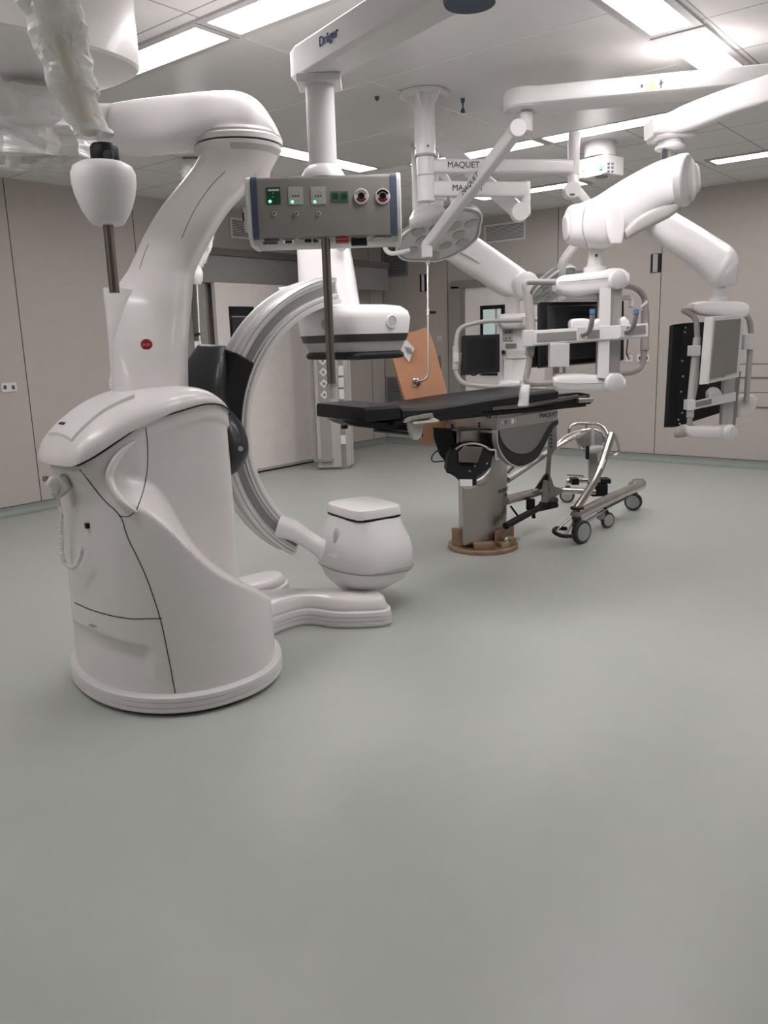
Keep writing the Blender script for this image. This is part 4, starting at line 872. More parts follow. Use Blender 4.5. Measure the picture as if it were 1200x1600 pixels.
obj('lower_cap', MB().lathe([(0, .012), (.03, .012), (.048, .006), (.05, -.02), (0, -.02)], D(961, 599, 4.12), (S2*.3-N2*.95), 40), WHITE, g1, smooth_=35)
TG = mat('grey_tube_paint', (.38, .36, .345), .38)
hb = obj('left_handle', Tn([(876, 441), (817, 440), (824, 460), (829, 520), (826, 575), (819, 598), (848, 600), (872, 597)], 4.18, .0165, .06), TG, g1, smooth_=50)
obj('handle_grip', Tn([(825, 462), (829, 505), (829, 540), (827, 555)], 4.18, .0235, .02), TG, hb, smooth_=50)
hr = obj('right_handle', Tn([(972, 445, 4.2), (995, 449, 4.25), (1009, 466, 4.3), (1008, 530, 4.3), (1004, 572, 4.3), (990, 582, 4.25), (966, 583, 4.2)], 4.25, .0165, .09), TG, g1, smooth_=50)
obj('handle_grip', Tn([(1008, 486, 4.3), (1008, 510, 4.3), (1007, 548, 4.3)], 4.3, .022, .02), TG, hr, smooth_=50)
obj('white_tag', quad([(1001, 478), (1011, 468), (1012, 473), (1002, 481)], 4.24, .003), WHITE, hr)
r1 = obj('accessory_rail', quad([(820, 517), (1013, 505), (1013, 526), (820, 540)], 4.12, .035), WHITE2, g1, bevel=.003)
obj('rail_inlay', quad([(839, 521), (902, 517), (902, 530), (839, 534)], 4.115, .006), FACIA, r1); obj('rail_inlay', quad([(918, 516), (937, 515), (937, 527), (918, 528)], 4.115, .006), FACIA, r1); obj('rail_inlay', quad([(972, 511), (1009, 508), (1009, 520), (972, 523)], 4.115, .006), FACIA, r1)
obj('rail_clamp', ybox(819, 516, 834, 541, 4.1, .06), WHITE, r1, bevel=.004); obj('rail_clamp', ybox(902, 511, 915, 533, 4.1, .05), WHITE, r1, bevel=.003); obj('rail_clamp', ybox(969, 508, 979, 527, 4.1, .05), WHITE, r1, bevel=.003)
for pts in (((926, 484, 4.04), (925, 500, 4.05), (920, 518, 4.08), (908, 524, 4.1)), ((994, 484, 4.04), (992, 500, 4.05), (987, 514, 4.08), (976, 520, 4.1))):
    lv = obj('release_lever', MB().tube(smooth([D(*p) for p in pts], 5), .0135, 16, sx=.75), GREY, g1, smooth_=50); obj('lever_tip', MB().tube([D(pts[0][0]-.2, pts[0][1]-.6, pts[0][2]), D(pts[0][0]-.3, pts[0][1]+7, pts[0][2])], .0148, 16, sx=.78), BLUE, lv)
for x0, y0, x1, y1 in ((891, 498, 921, 513), (927, 498, 938, 512), (968, 495, 979, 509)): obj('tilt_motor', S_([(x0, y0+3, x0, y1), (x0+5, y0, x0+5, y1), (x1-5, y0, x1-5, y1), (x1, y0+5, x1, y1)], 4.17, .08, n=4), WHITE, g1, smooth_=50)
obj('junction_box', ybox(860, 537, 890, 573, 4.12, .06), WHITE2, g1, bevel=.003)
obj('box_stay', ybox(865, 574, 874, 586, 4.2, .02), STEELD, g1); obj('box_stay', ybox(880, 572, 884, 584, 4.2, .02), LGREY, g1)
obj('white_shelf', S_([(880, 466, 880, 470), (890, 460, 890, 470), (935, 458, 935, 469), (946, 460, 946, 468)], 4.25, .1, n=4), WHITE, g1)
obj('cable_hook', Tn([(970, 466), (985, 465), (988, 472), (986, 480)], 4.24, .012, .03), WHITE2, g1)
mo1, P1, n1 = monitor('flat_monitor', 'black monitor seen from behind on the carrier above the table, with fine vent ribs', [(844, 472, 4.3), (975, 470, 4.36), (975, 562, 4.36), (844, 573, 4.3)], 4.3, .05, back=True, inset=.03)
for i in range(12): obj('vent_rib', quad([(868, 483+i*4.4, 4.27), (936, 482+i*4.3, 4.29), (936, 483.2+i*4.3, 4.29), (868, 484.2+i*4.4, 4.27)], 4.27, .004), BLACK, mo1, smooth_=0)
mo1['label'] = 'large black monitor seen from behind, between the upright and left grip of the near carrier'
mo2, _, _ = monitor('flat_monitor', 'lower-left edge of a dark monitor below the rail of the near carrier', [(831, 538, 4.36), (859, 536, 4.38), (859, 571, 4.38), (831, 573, 4.36)], 4.36, .04)
wr = tag(obj('plastic_glove_wrap', silo(MB(), [(814, 602, 828, 602, 4.15, .05), (812, 612, 827, 612, 4.14, .06), (811, 624, 826, 624, 4.14, .07), (809, 633, 826, 632, 4.14, .07)], n=3), PFILM, None, smooth_=0), 'clear plastic bag bunched over the lower end of the left grip above the table', 'plastic bag')
# wall socket boxes etc. come later; carrier 2 on its own arm
m2 = thing('monitor_boom', 'second white folding arm, behind the near one, sloping down to the right-hand screens', 'ceiling boom', D(1060, 350, 4.75))
obj('folding_arm', S_([(1010, 310, 985, 340, 4.95, .16), (1040, 326, 1005, 360, 4.9, .19), (1085, 352, 1048, 392, 4.8, .19), (1120, 374, 1082, 416, 4.7, .19), (1140, 388, 1102, 434, 4.62, .19), (1150, 408, 1108, 442, 4.6, .18), (1147, 442, 1113, 445, 4.6, .15)], 4.7, .18, n=3, seg=44, k=7), WHITE, m2, smooth_=50)
obj('spindle', MB().lathe([(0, -.115), (.052, -.115), (.052, -.06), (.033, -.055), (.031, .03), (.05, .05), (0, .05)], D(1124, 449, 4.6), n=40), WHITE, m2, smooth_=35)
obj('knuckle', MB().cyl(D(1002, 340, 4.8), D(1012, 352, 4.8), .06, n=32), WHITE, m2, bevel=.006)
obj('link_post', MB().tube(smooth([D(1035, 332, 4.85), D(1044, 290, 4.7), D(1046, 212, 4.3)], 5), .03, 16), WHITE2, m2)
d3 = 4.55
g2 = thing('monitor_carrier', 'right-hand carrier frame holding a white screen in front of a tall black monitor', 'monitor carrier', D(1120, 590, d3))
obj('top_bar', S_([(1081, 474, 1081, 486), (1092, 471, 1092, 492), (1130, 471, 1130, 496), (1155, 472, 1155, 498), (1163, 476, 1163, 494)], d3, .12, n=4), WHITE, g2, smooth_=50)
obj('upright', quad([(1132, 585), (1150, 582), (1145, 668), (1127, 668)], d3+.02, .04), LGREY, g2, bevel=.003)
obj('upright_side', quad([(1150, 580), (1158, 580), (1149, 664), (1144, 668)], d3+.03, .03), FACIA, g2)
obj('lower_bar', S_([(1068, 664, 1068, 676), (1080, 664, 1080, 684), (1120, 664, 1120, 686), (1136, 664, 1136, 688), (1146, 668, 1146, 684)], d3, .11, n=3.4), WHITE2, g2, smooth_=50)
obj('lower_cap', MB().lathe([(0, .012), (.03, .012), (.04, .004), (.041, -.02), (0, -.02)], D(1142, 675, d3-.07), (S2*.5-N2*.86), 36), WHITE, g2, smooth_=35)
h2 = obj('left_handle', Tn([(1087, 484), (1062, 483), (1088, 495), (1090, 540), (1087, 600), (1078, 645), (1077, 678), (1050, 681), (1086, 668)], d3-.02, .0155, .045), TG, g2, smooth_=50)
obj('handle_grip', Tn([(1089, 528), (1086, 560), (1080, 620), (1078, 652)], d3-.02, .0205, .02), SHELLG, h2, smooth_=50)
h3 = obj('right_handle', Tn([(1160, 490, d3+.05), (1171, 497, d3+.07), (1174, 520, d3+.08), (1169, 590, d3+.08), (1166, 630, d3+.08)], d3+.05, .0155, .05), LGREY, g2, smooth_=50)
obj('rail_clamp', ybox(1080, 540, 1095, 556, d3-.06, .06), WHITE, g2, bevel=.003); obj('rail_clamp', ybox(1074, 625, 1086, 641, d3-.06, .06), WHITE, g2, bevel=.003); obj('rail_clamp', ybox(1163, 522, 1178, 546, d3+.02, .06), WHITE2, g2, bevel=.004)
obj('accessory_rail', quad([(1082, 627), (1150, 612), (1150, 626), (1082, 640)], d3-.03, .03), WHITE2, g2, bevel=.002); obj('rail_inlay', quad([(1088, 628), (1112, 623), (1112, 631), (1088, 636)], d3-.036, .006), FACIA, g2)
obj('tilt_motor', S_([(1106, 610, 1107, 625), (1112, 605, 1112, 622), (1120, 606, 1120, 620), (1125, 613, 1124, 622)], d3+.02, .06, n=3), WHITE2, g2, smooth_=50)
obj('service_box', S_([(1150, 622, 1149, 652), (1160, 618, 1158, 652), (1172, 616, 1168, 648), (1177, 620, 1172, 642)], d3+.15, .1, n=6), WHITE2, g2, smooth_=40)
mo3, _, _ = monitor('flat_monitor', 'tall black monitor behind the white screen on the right-hand carrier', [(1052, 507, 4.62), (1104, 503, 4.75), (1148, 500, 4.86) if 0 else (1148, 500, 4.86), (1148, 636, 4.86)], 4.7, .05) if 0 else (None,)*3
t = thing('flat_monitor', 'tall black monitor behind the white screen on the right-hand carrier', 'monitor', D(1095, 590, 4.7))
obj('side_panel', quad([(1052, 507, 4.60), (1067, 505, 4.62), (1058, 667, 4.62), (1043, 667, 4.60)], 4.6, .035), BLACK, t, bevel=.003)
obj('rear_casing', quad([(1066, 505, 4.625), (1146, 500, 4.84), (1142, 640, 4.84), (1057, 667, 4.625)], 4.7, .03), BLACK, t, bevel=.003)
for x, y in ((1071, 512), (1070, 519), (1066, 564), (1067, 588), (1064, 612), (1066, 645), (1060, 656), (1062, 662)): obj('screw', MB().lathe([(0, 0), (.005, 0), (.005, .003), (0, .003)], D(x, y, 4.6), -N2, 10), LGREY, t)
t2 = thing('flat_monitor', 'white-framed screen facing left on the right-hand carrier, in front of the black one', 'monitor', D(1130, 545, 4.4))
W_ = [(1113, 494, 4.36), (1163, 492, 4.50), (1155, 589, 4.50), (1104, 600, 4.36)]
obj('casing', quad(W_, 4.4, .05), WHITE2, t2, bevel=.004)
obj('casing_side', quad([(1103, 499, 4.42), (1113, 494, 4.36), (1104, 600, 4.36), (1096, 598, 4.42)], 4.4, .012), WHITE, t2)
obj('screen', quad([(1118, 501, 4.355), (1158, 498, 4.475), (1151, 582, 4.475), (1110, 592, 4.355)], 4.36, .012), FACIA, t2, smooth_=0)
obj('power_mark', ybox(1129, 587, 1132, 590, 4.39, .004), GREY, t2)
# carrier 3 in the distance
d4 = 6.45
m3 = thing('monitor_boom', 'third white folding arm, sloping down behind the surgical lamp to the square black screen', 'ceiling boom', D(765, 430, d4))
obj('folding_arm', S_([(716, 350, 668, 380, 6.5, .24), (745, 372, 692, 400, 6.5, .26), (775, 393, 722, 421, 6.48, .26), (805, 414, 752, 440, 6.45, .26), (826, 430, 778, 458, 6.43, .26), (838, 446, 800, 466, 6.42, .24), (838, 462, 812, 468, 6.42, .2)], d4, .26, n=5, seg=44, k=6), WHITE, m3, smooth_=30)
obj('end_cap', MB().lathe([(0, .01), (.09, .01), (.105, .0), (.105, -.06), (0, -.06)], D(824, 446, 6.28), (S2*.3-N2*.95), 44), WHITE, m3, smooth_=35)
obj('arm_rib', MB().tube(smooth([D(x, y, 6.355) for x, y in ((696, 388), (722, 396), (752, 414), (775, 435), (792, 455))], 6), .008, 8), LGREY, m3)
obj('spindle', MB().lathe([(0, -.12), (.07, -.12), (.068, -.09), (.045, -.08), (.044, .01), (.07, .06), (0, .06)], D(803, 476, 6.4), n=36), WHITE, m3, smooth_=35)
e3_ = D(657, 366, 6.5); obj('rear_post', MB().cyl(e3_, Vector((e3_.x, e3_.y, HC)), .06, n=32), WHITE2, m3)
g3 = thing('monitor_carrier', 'distant white carrier with a looped grey rail around the square black screen', 'monitor carrier', D(800, 550, 6.4))
obj('top_bar', S_([(778, 496, 778, 508), (784, 491, 785, 514), (805, 490, 805, 514), (820, 489, 820, 512)], 6.4, .2, n=3.5), WHITE, g3, smooth_=50)
obj('backboard', quad([(780, 512), (824, 510), (824, 596), (780, 600)], 6.44, .1), WHITE2, g3, bevel=.006)
obj('socket_plate', quad([(787, 515), (801, 515), (801, 532), (787, 532)], 6.425, .012), LGREY, g3)
for x in (791, 796.5):
    for y in (519.5, 528): obj('socket_hole', ybox(x-1, y-1, x+1, y+1, 6.415, .01), INK, g3)
obj('rating_plate', ybox(790, 537, 807, 543, 6.42, .01), FACIA, g3); obj('panel_step', ybox(792, 547, 822, 560, 6.41, .03), WHITE, g3, bevel=.004); obj('round_port', MB().cyl(D(786.5, 550, 6.40), D(786.5, 550, 6.43), .015, n=16), BLACK, g3)
obj('lower_plate', ybox(787, 562, 801, 594, 6.41, .03), WHITE, g3, bevel=.003); obj('side_strip', ybox(779, 512, 785, 598, 6.41, .04), WHITE, g3, bevel=.003)
obj('lower_bar', S_([(777, 598, 777, 603), (784, 594, 784, 604), (815, 592, 815, 603), (822, 592, 822, 602)], 6.4, .14, n=3), WHITE, g3, smooth_=50)
lp = obj('looped_rail', Tn([(846, 499), (752, 502), (716, 512), (712, 540), (712, 585), (724, 600), (765, 605), (846, 601)], 6.3, .017, .22), SHELLG, g3, smooth_=50)
obj('rail_clamp', ybox(709, 552, 717, 566, 6.26, .08), WHITE, lp, bevel=.004); obj('rail_clamp', ybox(817, 494, 826, 510, 6.26, .08), WHITE, lp, bevel=.006); obj('rail_clamp', ybox(815, 594, 826, 611, 6.26, .08), WHITE, lp, bevel=.006); obj('rail_sleeve', Tn([(712, 541), (712, 578)], 6.3, .024), SHELLG, lp)
mo4, _, _ = monitor('flat_monitor', 'square black screen inside the looped rail, in front of the right wall door', [(724, 524, 6.30), (781, 522, 6.36), (781, 581, 6.36), (723, 585, 6.30)], 6.33, .06, inset=.035)
obj('monitor_bracket', ybox(716, 551, 725, 570, 6.34, .02), LGREY, mo4); obj('cable_loop', Tn([(734, 583), (738, 587), (744, 586), (746, 582)], 6.33, .005, .02), BLACK, mo4)

# ------------------------------------------------------------------ operating table
TO = Vector((3.69, 3.13, 0)); TA = -17.45; TM = frame(TO.x, TO.y, 0, TA); TU = TM.to_3x3() @ Vector((1, 0, 0)); TV = TM.to_3x3() @ Vector((0, 1, 0)); TZ = 1.112
def tp(px, py, b_=0.): return onP(px, py, TO+TV*b_, TV)
def te(px, py, a_=0.): return onP(px, py, TO+TU*a_, TU)
def ta(px, py, b_=0.): q = TM.inverted() @ tp(px, py, b_); return q.x, q.z
tb = thing('operating_table', 'black-cushioned operating table on a single steel column bolted to a round brown floor plate', 'operating table', (4.89, 3.06, 0), math.radians(TA))
WT = .60
def cushion(a0, a1, z0, z1, b0=0, b1=WT, sag=()):
    m = MB(TM); rows = []; n = 24
    for i in range(n+1):
        a = a0+(a1-a0)*i/n; zt_ = z1+sinterp(a, list(sag)) if sag else z1
        rows.append([Vector((a, b, z)) for b, z in ((b0+.004, z0), (b0, z0+.012), (b0, zt_-.018), (b0+.018, zt_), (b1-.018, zt_), (b1, zt_-.018), (b1, z0+.012), (b1-.004, z0))])
    return m.loft(rows)
obj('head_cushion', cushion(0, .262, 1.012+.012, TZ), MATT, tb, bevel=.006, smooth_=50)
obj('body_cushion', cushion(.272, 1.62, 1.018, TZ-.01, sag=[(.27, -.012), (.5, -.022), (.75, -.012), (1.0, .004), (1.3, .016), (1.62, .026)]), MATT, tb, bevel=.004, smooth_=50)
obj('table_top', MB(TM).box((1.07, WT/2, 1.000), (1.70, WT-.03, .03)), BLACK, tb, bevel=.004)
obj('lower_cushion_edge', MB(TM).prism([TM.inverted() @ tp(x, y, .004) for x, y in ((630, 651), (700, 642), (790, 632), (757, 640), (750, 648), (700, 656), (672, 661), (640, 660))], (0, 1, 0), 0, .10), MATT, tb, smooth_=0)
obj('side_rail', MB(TM).prism([TM.inverted() @ tp(x, y, -.012) for x, y in ((770, 636), (822, 631), (905, 617), (905, 621), (822, 637), (770, 641))], (0, 1, 0), 0, .02), POLE, tb)
obj('extension_rail', MB(TM).prism([TM.inverted() @ tp(x, y, .02) for x, y in ((820, 637), (866, 629), (905, 621), (922, 618), (920, 629), (908, 633), (818, 646))], (0, 1, 0), 0, .05), BLACK, tb, bevel=.003)
obj('extension_rail', MB(TM).prism([TM.inverted() @ tp(x, y, .52) for x, y in ((820, 622), (905, 613), (922, 616), (918, 623), (820, 632))], (0, 1, 0), 0, .05), BLACK, tb, bevel=.003)
obj('end_bar', MB(TM).box((1.97, .30, 1.02), (.04, .54, .045)), BLACK, tb, bevel=.006)
obj('tube_stub', MB(TM).cyl((1.82, .01, 1.035), (1.97, .01, 1.03), .018, n=20), STEELD, tb)
hf = obj('head_frame', MB(TM).prism([TM.inverted() @ tp(x, y, .06) for x, y in ((533, 656), (600, 660), (640, 664), (640, 674), (600, 671), (560, 667), (545, 663))], (0, 1, 0), 0, .18), BLACK, tb, bevel=.004)
obj('frame_knob', MB(TM).cyl((.02, .28, .985), (.02, .28, .965), .022, n=20), BLACK, hf); obj('lift_bar', MB().tube([tp(585, 672, .2), tp(660, 680, .2)], .012, 14), CHAR, hf)
# chrome clamp and hanging bracket
cl = obj('rail_clamp', MB().prism([tp(x, y, -.05) for x, y in ((632, 655), (640, 651), (676, 645), (678, 652), (650, 656), (634, 661))], TV, 0, .05), CHROME, tb, bevel=.002)
obj('clamp_plate', MB().loft([[te_ for te_ in [TO+TU*a+TV*b+Z*z for a, b, z in ((.30, -.075, zz), (.50, -.075, zz), (.52, 0, zz+.012), (.33, 0, zz+.012))]] for zz in (.992, 1.0)]), LGREY, cl, bevel=.001)
for x in (645, 656, 672): obj('clamp_bolt', MB().cyl(tp(x, 656-(x-645)*.18, -.055), tp(x, 656-(x-645)*.18, -.04), .007, n=14), STEELD, cl)
obj('hanging_bracket', MB().prism([tp(x, y, -.035) for x, y in ((640, 660), (661, 657), (662, 665), (659, 682), (652, 688), (646, 686), (641, 670))], TV, 0, .035), LGREY, cl, bevel=.003)
# steel head housing
inv = TM.inverted()
def Q(px, py, b_): return inv @ tp(px, py, b_)
a0 = Q(777, 672, .05).x; a1 = Q(871, 656, .05).x; zb = Q(777, 672, .05).z; ztp = Q(777, 655, .05).z
obj('steel_housing', MB(TM).box(((a0+a1)/2, .30, (zb+.985)/2), (a1-a0, .50, .985-zb)), STEELD, tb, bevel=.004)
fa = obj('steel_fascia', MB(TM).prism([Q(x, y, .035) for x, y in ((779, 655), (871, 639), (871, 657), (779, 672))], (0, 1, 0), 0, .02), STEEL, tb, bevel=.002)
def tside(px, py, b_=.033): return tp(px, py, b_)
text('MAQUET', 'maker_lettering', tside(858, 648.5), TU, Z, .045, INK, fa, .0008)
text('E', 'fascia_symbol', tside(806, 657.5), TU, Z, .035, WHITE, fa, .0008); obj('fascia_symbol', MB(TM).prism([Q(x, y, .033) for x, y in ((799, 654.5), (803, 654), (803, 661.5), (799, 662.2))], (0, 1, 0), 0, .001), WHITE, fa, smooth_=0)
obj('fascia_symbol', MB(TM).prism([Q(x, y, .033) for x, y in ((785, 657.5), (787.5, 660), (785, 663))], (0, 1, 0), 0, .001), WHITE, fa, smooth_=0); obj('blue_stripe', MB(TM).prism([Q(x, y, .033) for x, y in ((789, 657), (792.5, 656.4), (792.5, 662.4), (789, 663))], (0, 1, 0), 0, .001), BLUE, fa, smooth_=0)
obj('upper_housing', MB(TM).prism([Q(x, y, .06) for x, y in ((742, 650), (757, 641), (818, 634), (818, 645), (779, 653), (742, 660))], (0, 1, 0), 0, .46), STEELD, tb, bevel=.003)
for x, y in ((749, 652), (749, 661), (749, 666), (766, 645), (766, 652)): obj('housing_bolt', MB(TM).cyl(Q(x, y, .03 if x > 760 else -.0), Q(x, y, .05 if x > 760 else .03), .008, n=14), INK, tb) if x > 760 else None
ef = obj('end_apron', MB(TM).prism([inv @ te(x, y, a0-.01) for x, y in ((690, 656), (777, 653), (777, 671), (672, 667), (672, 662))], (1, 0, 0), 0, .03), STEEL, tb, bevel=.002)
for y in (652.5, 660, 664.5): obj('apron_bolt', MB(TM).cyl(inv @ te(749, y+1, a0-.014), inv @ te(749, y+1, a0-.005), .009, n=14), INK, ef)
obj('apron_lip', MB(TM).prism([inv @ te(x, y, a0-.035) for x, y in ((690, 669), (770, 673), (770, 677), (690, 672))], (1, 0, 0), 0, .05), LGREY, ef, bevel=.002)
# curved side skirts (two): steel strip, black band, grey panel
sk_out = [(775, 671), (775, 690), (780, 706), (790, 720), (803, 728), (816, 729), (830, 723), (842, 712), (852, 694), (860, 677), (866, 667), (872, 663), (872, 655)]
sk_in = [(779, 672), (783, 686), (790, 698), (801, 706), (815, 709), (829, 705), (840, 694), (849, 678), (857, 665), (864, 659), (871, 656)]
SKP = mat('grey_skirt_panel', (.17, .165, .16), .5)
SKM = mat('dark_rubber_skirt', (.022, .022, .022), .55)
for b_ in (.04, .54):
    def off(pts, bb=b_): return [Q(x, y, .04)+Vector((0, bb-.04, 0)) for x, y in pts]
    sk = obj('side_skirt', MB(TM).prism(smooth(off(sk_out), 3), (0, 1, 0), 0, .03), SKM, tb, smooth_=0)
    obj('skirt_panel', MB(TM).prism(smooth(off(sk_in), 3), (0, 1, 0), -.006, .034), SKP, sk, smooth_=0)
    sm_ = smooth(off(sk_out[:7]), 4)
    obj('skirt_strip', MB(TM).loft([[p+Vector((-.004, -.016, 0)), p+Vector((-.004, .035, 0)), p+Vector((.004, .035, 0)), p+Vector((.004, -.016, 0))] if i < 6 else [p+Vector((-.003, -.016, -.004)), p+Vector((-.003, .035, -.004)), p+Vector((.003, .035, .004)), p+Vector((.003, -.016, .004))] for i, p in enumerate(sm_)]), LGREY, sk, smooth_=30)
obj('back_panel', MB(TM).prism([Vector((a0+.04, b, z)) for b, z in ((.07, zb), (.53, zb), (.53, zb-.13), (.45, zb-.2), (.15, zb-.2), (.07, zb-.13))], (1, 0, 0), 0, .02), mat('dark_grey_panel', (.09, .09, .088), .5), tb)
# floor plate, column and clamps
bc_ = Vector((4.89, 3.06, 0))
obj('floor_plate', MB().lathe([(0, 0), (.25, 0), (.256, .006), (.256, .026), (.252, .03), (0, .03)], bc_, n=80), COPPER, tb, smooth_=30)
cpts = [(4.627, 3.067), (4.73, 3.005), (4.854, 2.953), (5.12, 2.977), (5.15, 3.17), (4.98, 3.28), (4.80, 3.22)]
cc = Vector((sum(p[0] for p in cpts)/7, sum(p[1] for p in cpts)/7, 0)); sh2 = Vector((4.885, 3.075, 0))-cc
cpoly = [Vector((x, y, 0))*1.0 for x, y in cpts]
def cz(px, py): return onZ
obj('column', MB().loft([[cc+(p-cc)*k+Z*h for p in cpoly] for h, k in ((.06, .93), (.55, .95), (.72, 1.0), (zb-.0, 1.0))]), STEELD, tb, bevel=.008, smooth_=30)
nf = Vector((.024, -.266, 0)).normalized(); fd = Vector((.266, .024, 0)).normalized()
cf = onP(786, 766, Vector((5.0, 2.975, 0)), nf)
text('MAQUET', 'maker_lettering', cf+nf*.004, fd, Z, .042, INK, tb, .001)
obj('model_line', MB().prism([cf+nf*.004+fd*x+Z*z for x, z in ((.0, -.032), (.06, -.032), (.06, -.042), (.0, -.042))], nf, 0, .001), INK, tb, smooth_=0)
for nm, pts, h in (('floor_clamp', [tuple(onZ(773, 853, .03)[:2]), tuple(onZ(803, 840, .03)[:2]), tuple(onZ(802, 834, .03)[:2]), tuple(onZ(772, 847, .03)[:2])], .125), ('floor_clamp', [(4.70, 3.14), (4.73, 3.10), (4.75, 3.18), (4.72, 3.22)], .16), ('clamp_shoe', [(4.68, 3.00), (4.79, 2.90), (4.83, 2.94), (4.72, 3.04)], .075), ('clamp_shoe', [(4.92, 2.845), (4.98, 2.83), (5.0, 2.92), (4.93, 2.93)], .08)):
    obj(nm, MB().prism([Vector((x, y, .03)) for x, y in pts], Z, 0, h-.03), COPPER, tb, bevel=.004)
obj('brass_block', MB().prism([Vector((x, y, .03)) for x, y in ((4.82, 2.86), (4.90, 2.835), (4.92, 2.89), (4.84, 2.915))], Z, 0, .035), mat('worn_brass', (.45, .36, .22), .4, metal=.7, var=.2), tb, bevel=.004)
obj('cap_nut', MB().lathe([(.022, 0), (.022, .014), (.018, .03), (.008, .04), (0, .042)], (4.885, 2.862, .062), n=20), CHROME, tb)
# black tilt drive
dk_ = 5.42
tdv = obj('tilt_drive', MB().prism([D(x, y, dk_) for x, y in ((700, 716), (707, 702), (714, 700), (724, 695), (740, 693), (755, 696), (765, 702), (770, 702), (769, 716), (766, 735), (761, 752), (751, 757), (735, 760), (722, 757), (712, 746), (704, 741), (697, 739), (698, 730))], N2, 0, .20), BLACK, tb, bevel=.010, seg=3)
obj('drive_guard', MB().tube(smooth([D(x, y, dk_-.01) for x, y in ((712, 702), (722, 696), (740, 693), (756, 697), (766, 703), (774, 704), (775, 717), (779, 718))], 4), .007, 8), LGREY, tdv)
obj('drive_plate', quad([(716, 706), (725, 697, dk_-.02), (755, 699, dk_-.02), (746, 723), (717, 722)], dk_-.03, .02), mat('dark_polished_plate', (.32, .29, .27), .2, metal=1.), tdv, bevel=.002)
obj('rating_label', quad([(718, 749), (738, 749), (738, 760), (719, 759)], dk_-.022, .006), PAPER, tdv)
for x, y in ((734, 736), (756, 738), (761, 724), (742, 728)): obj('drive_screw', MB().lathe([(0, 0), (.006, 0), (.006, .004), (0, .005)], D(x, y, dk_), -N2, 12), LGREY, tdv)
obj('drive_boss', silo(MB(), [(745, 745, 745, 758, dk_-.02, .08), (755, 738, 754, 758, dk_, .1), (765, 728, 762, 752, dk_+.03, .1)], n=2.6), STEELD, tdv)
obj('arch_strip', MB().tube(smooth([D(x, y, dk_-.015) for x, y in ((718, 757), (728, 763), (740, 762), (748, 755), (752, 746))], 4), .007, 8), LGREY, tdv)
obj('far_skirt_inner', MB().prism([D(x, y, 5.72) for x, y in ((677, 668), (706, 670), (712, 700), (702, 722), (692, 716), (683, 700), (678, 684))], N2, 0, .02), mat('dark_green_grey', (.035, .045, .04), .5), tb, smooth_=0)
obj('strap_loop', Tn([(684, 703), (675, 712), (674, 719), (678, 722), (697, 720), (690, 714), (684, 704)], 5.55, .008, .03, sx=1.0, sy=.5), BLACK, tb)

# ------------------------------------------------------------------ table transporter
def dep(p): return (Vector(p)-CAM).dot(FW)
tr = thing('table_transporter', 'stainless tubular trolley on castors docked behind the operating table column', 'trolley', (5.9, 2.9, 0))
SC = mat('stainless_tube', (.60, .57, .55), .22, metal=1., bump=.03, bscale=120)
SB = mat('stainless_bright', (.62, .58, .55), .15, metal=1.)
def tube(name, pts, r, m=SC, fil=.05, par=tr, **k): return obj(name, Tn(pts, 6, r, fil, **k), m, par, smooth_=60)
mt = tube('main_tube', [(899, 806, 5.95), (960, 776, 6.4), (1002, 758, 6.95)], .042)
tube('lower_strut', [(905, 822, 6.0), (940, 800, 6.3), (985, 770, 6.85)], .012, SB)
tube('end_hoop', [(984, 757, 6.85), (990, 750, 6.95), (1004, 750, 7.05), (1008, 756, 7.05)], .014, SB, .04)
tube('lever_bar', [(945, 793, 6.3), (972, 780, 6.55), (980, 775, 6.6)], .016, CHAR)
up = tube('upright_tube', [(899, 797, 5.97), (936, 742, 6.25), (956, 679, 6.45)], .030, SB, .25)
obj('tube_label', quad([(938, 733), (944, 716), (947, 718), (941, 734)], 6.24, .002), PAPER, up)
tube('push_triangle', [(955, 679, 6.45), (961, 679, 6.47), (968, 704, 6.5), (965, 710, 6.5), (958, 712, 6.5), (943, 712, 6.45)], .011, SB, .05)
tube('top_loop', [(889, 678, 6.7), (890, 667, 6.7), (899, 662, 6.7), (934, 662, 6.6), (944, 668, 6.55), (951, 682, 6.5)], .013, SB, .10)
tube('curved_tube', [(868, 697, 6.5), (880, 684, 6.55), (903, 674, 6.62), (928, 670, 6.62), (942, 678, 6.6), (945, 690, 6.6), (940, 699, 6.6)], .014, SC, .3)
tube('curved_tube', [(868, 700, 6.45), (888, 687, 6.5), (906, 678, 6.55)], .018, SC, .3)
tube('hook_tube', [(900, 683, 6.6), (905, 698, 6.6), (914, 707, 6.6), (930, 703, 6.6)], .011, SC, .12)
tube('gas_strut', [(916, 664, 6.62), (921, 700, 6.62)], .010, SC); tube('gas_strut', [(926, 669, 6.6), (926, 700, 6.6)], .014, LGREY)
obj('grey_shroud', quad([(900, 688), (921, 672), (940, 680), (942, 694), (930, 700), (905, 700)], 6.72, .02), GREY, tr)
obj('head_block', S_([(916, 701, 917, 709), (925, 697, 925, 709), (935, 696, 936, 706), (941, 697, 941, 702)], 6.55, .1, n=3), LGREY, tr)
obj('black_latch', ybox(916, 697, 921, 718, 6.5, .03), BLACK, tr, bevel=.003)
obj('centre_post', MB().prism([D(x, y, 6.62) for x, y in ((921, 708), (933, 708), (940, 755), (922, 755))], N2, 0, .06), mat('grey_post', (.3, .3, .3), .4), tr, bevel=.003)
tube('cross_tube', [(866, 766, 6.6), (930, 768, 6.6)], .026, SC)
tube('cross_tube', [(885, 752, 6.95), (925, 750, 6.95)], .024, SC)
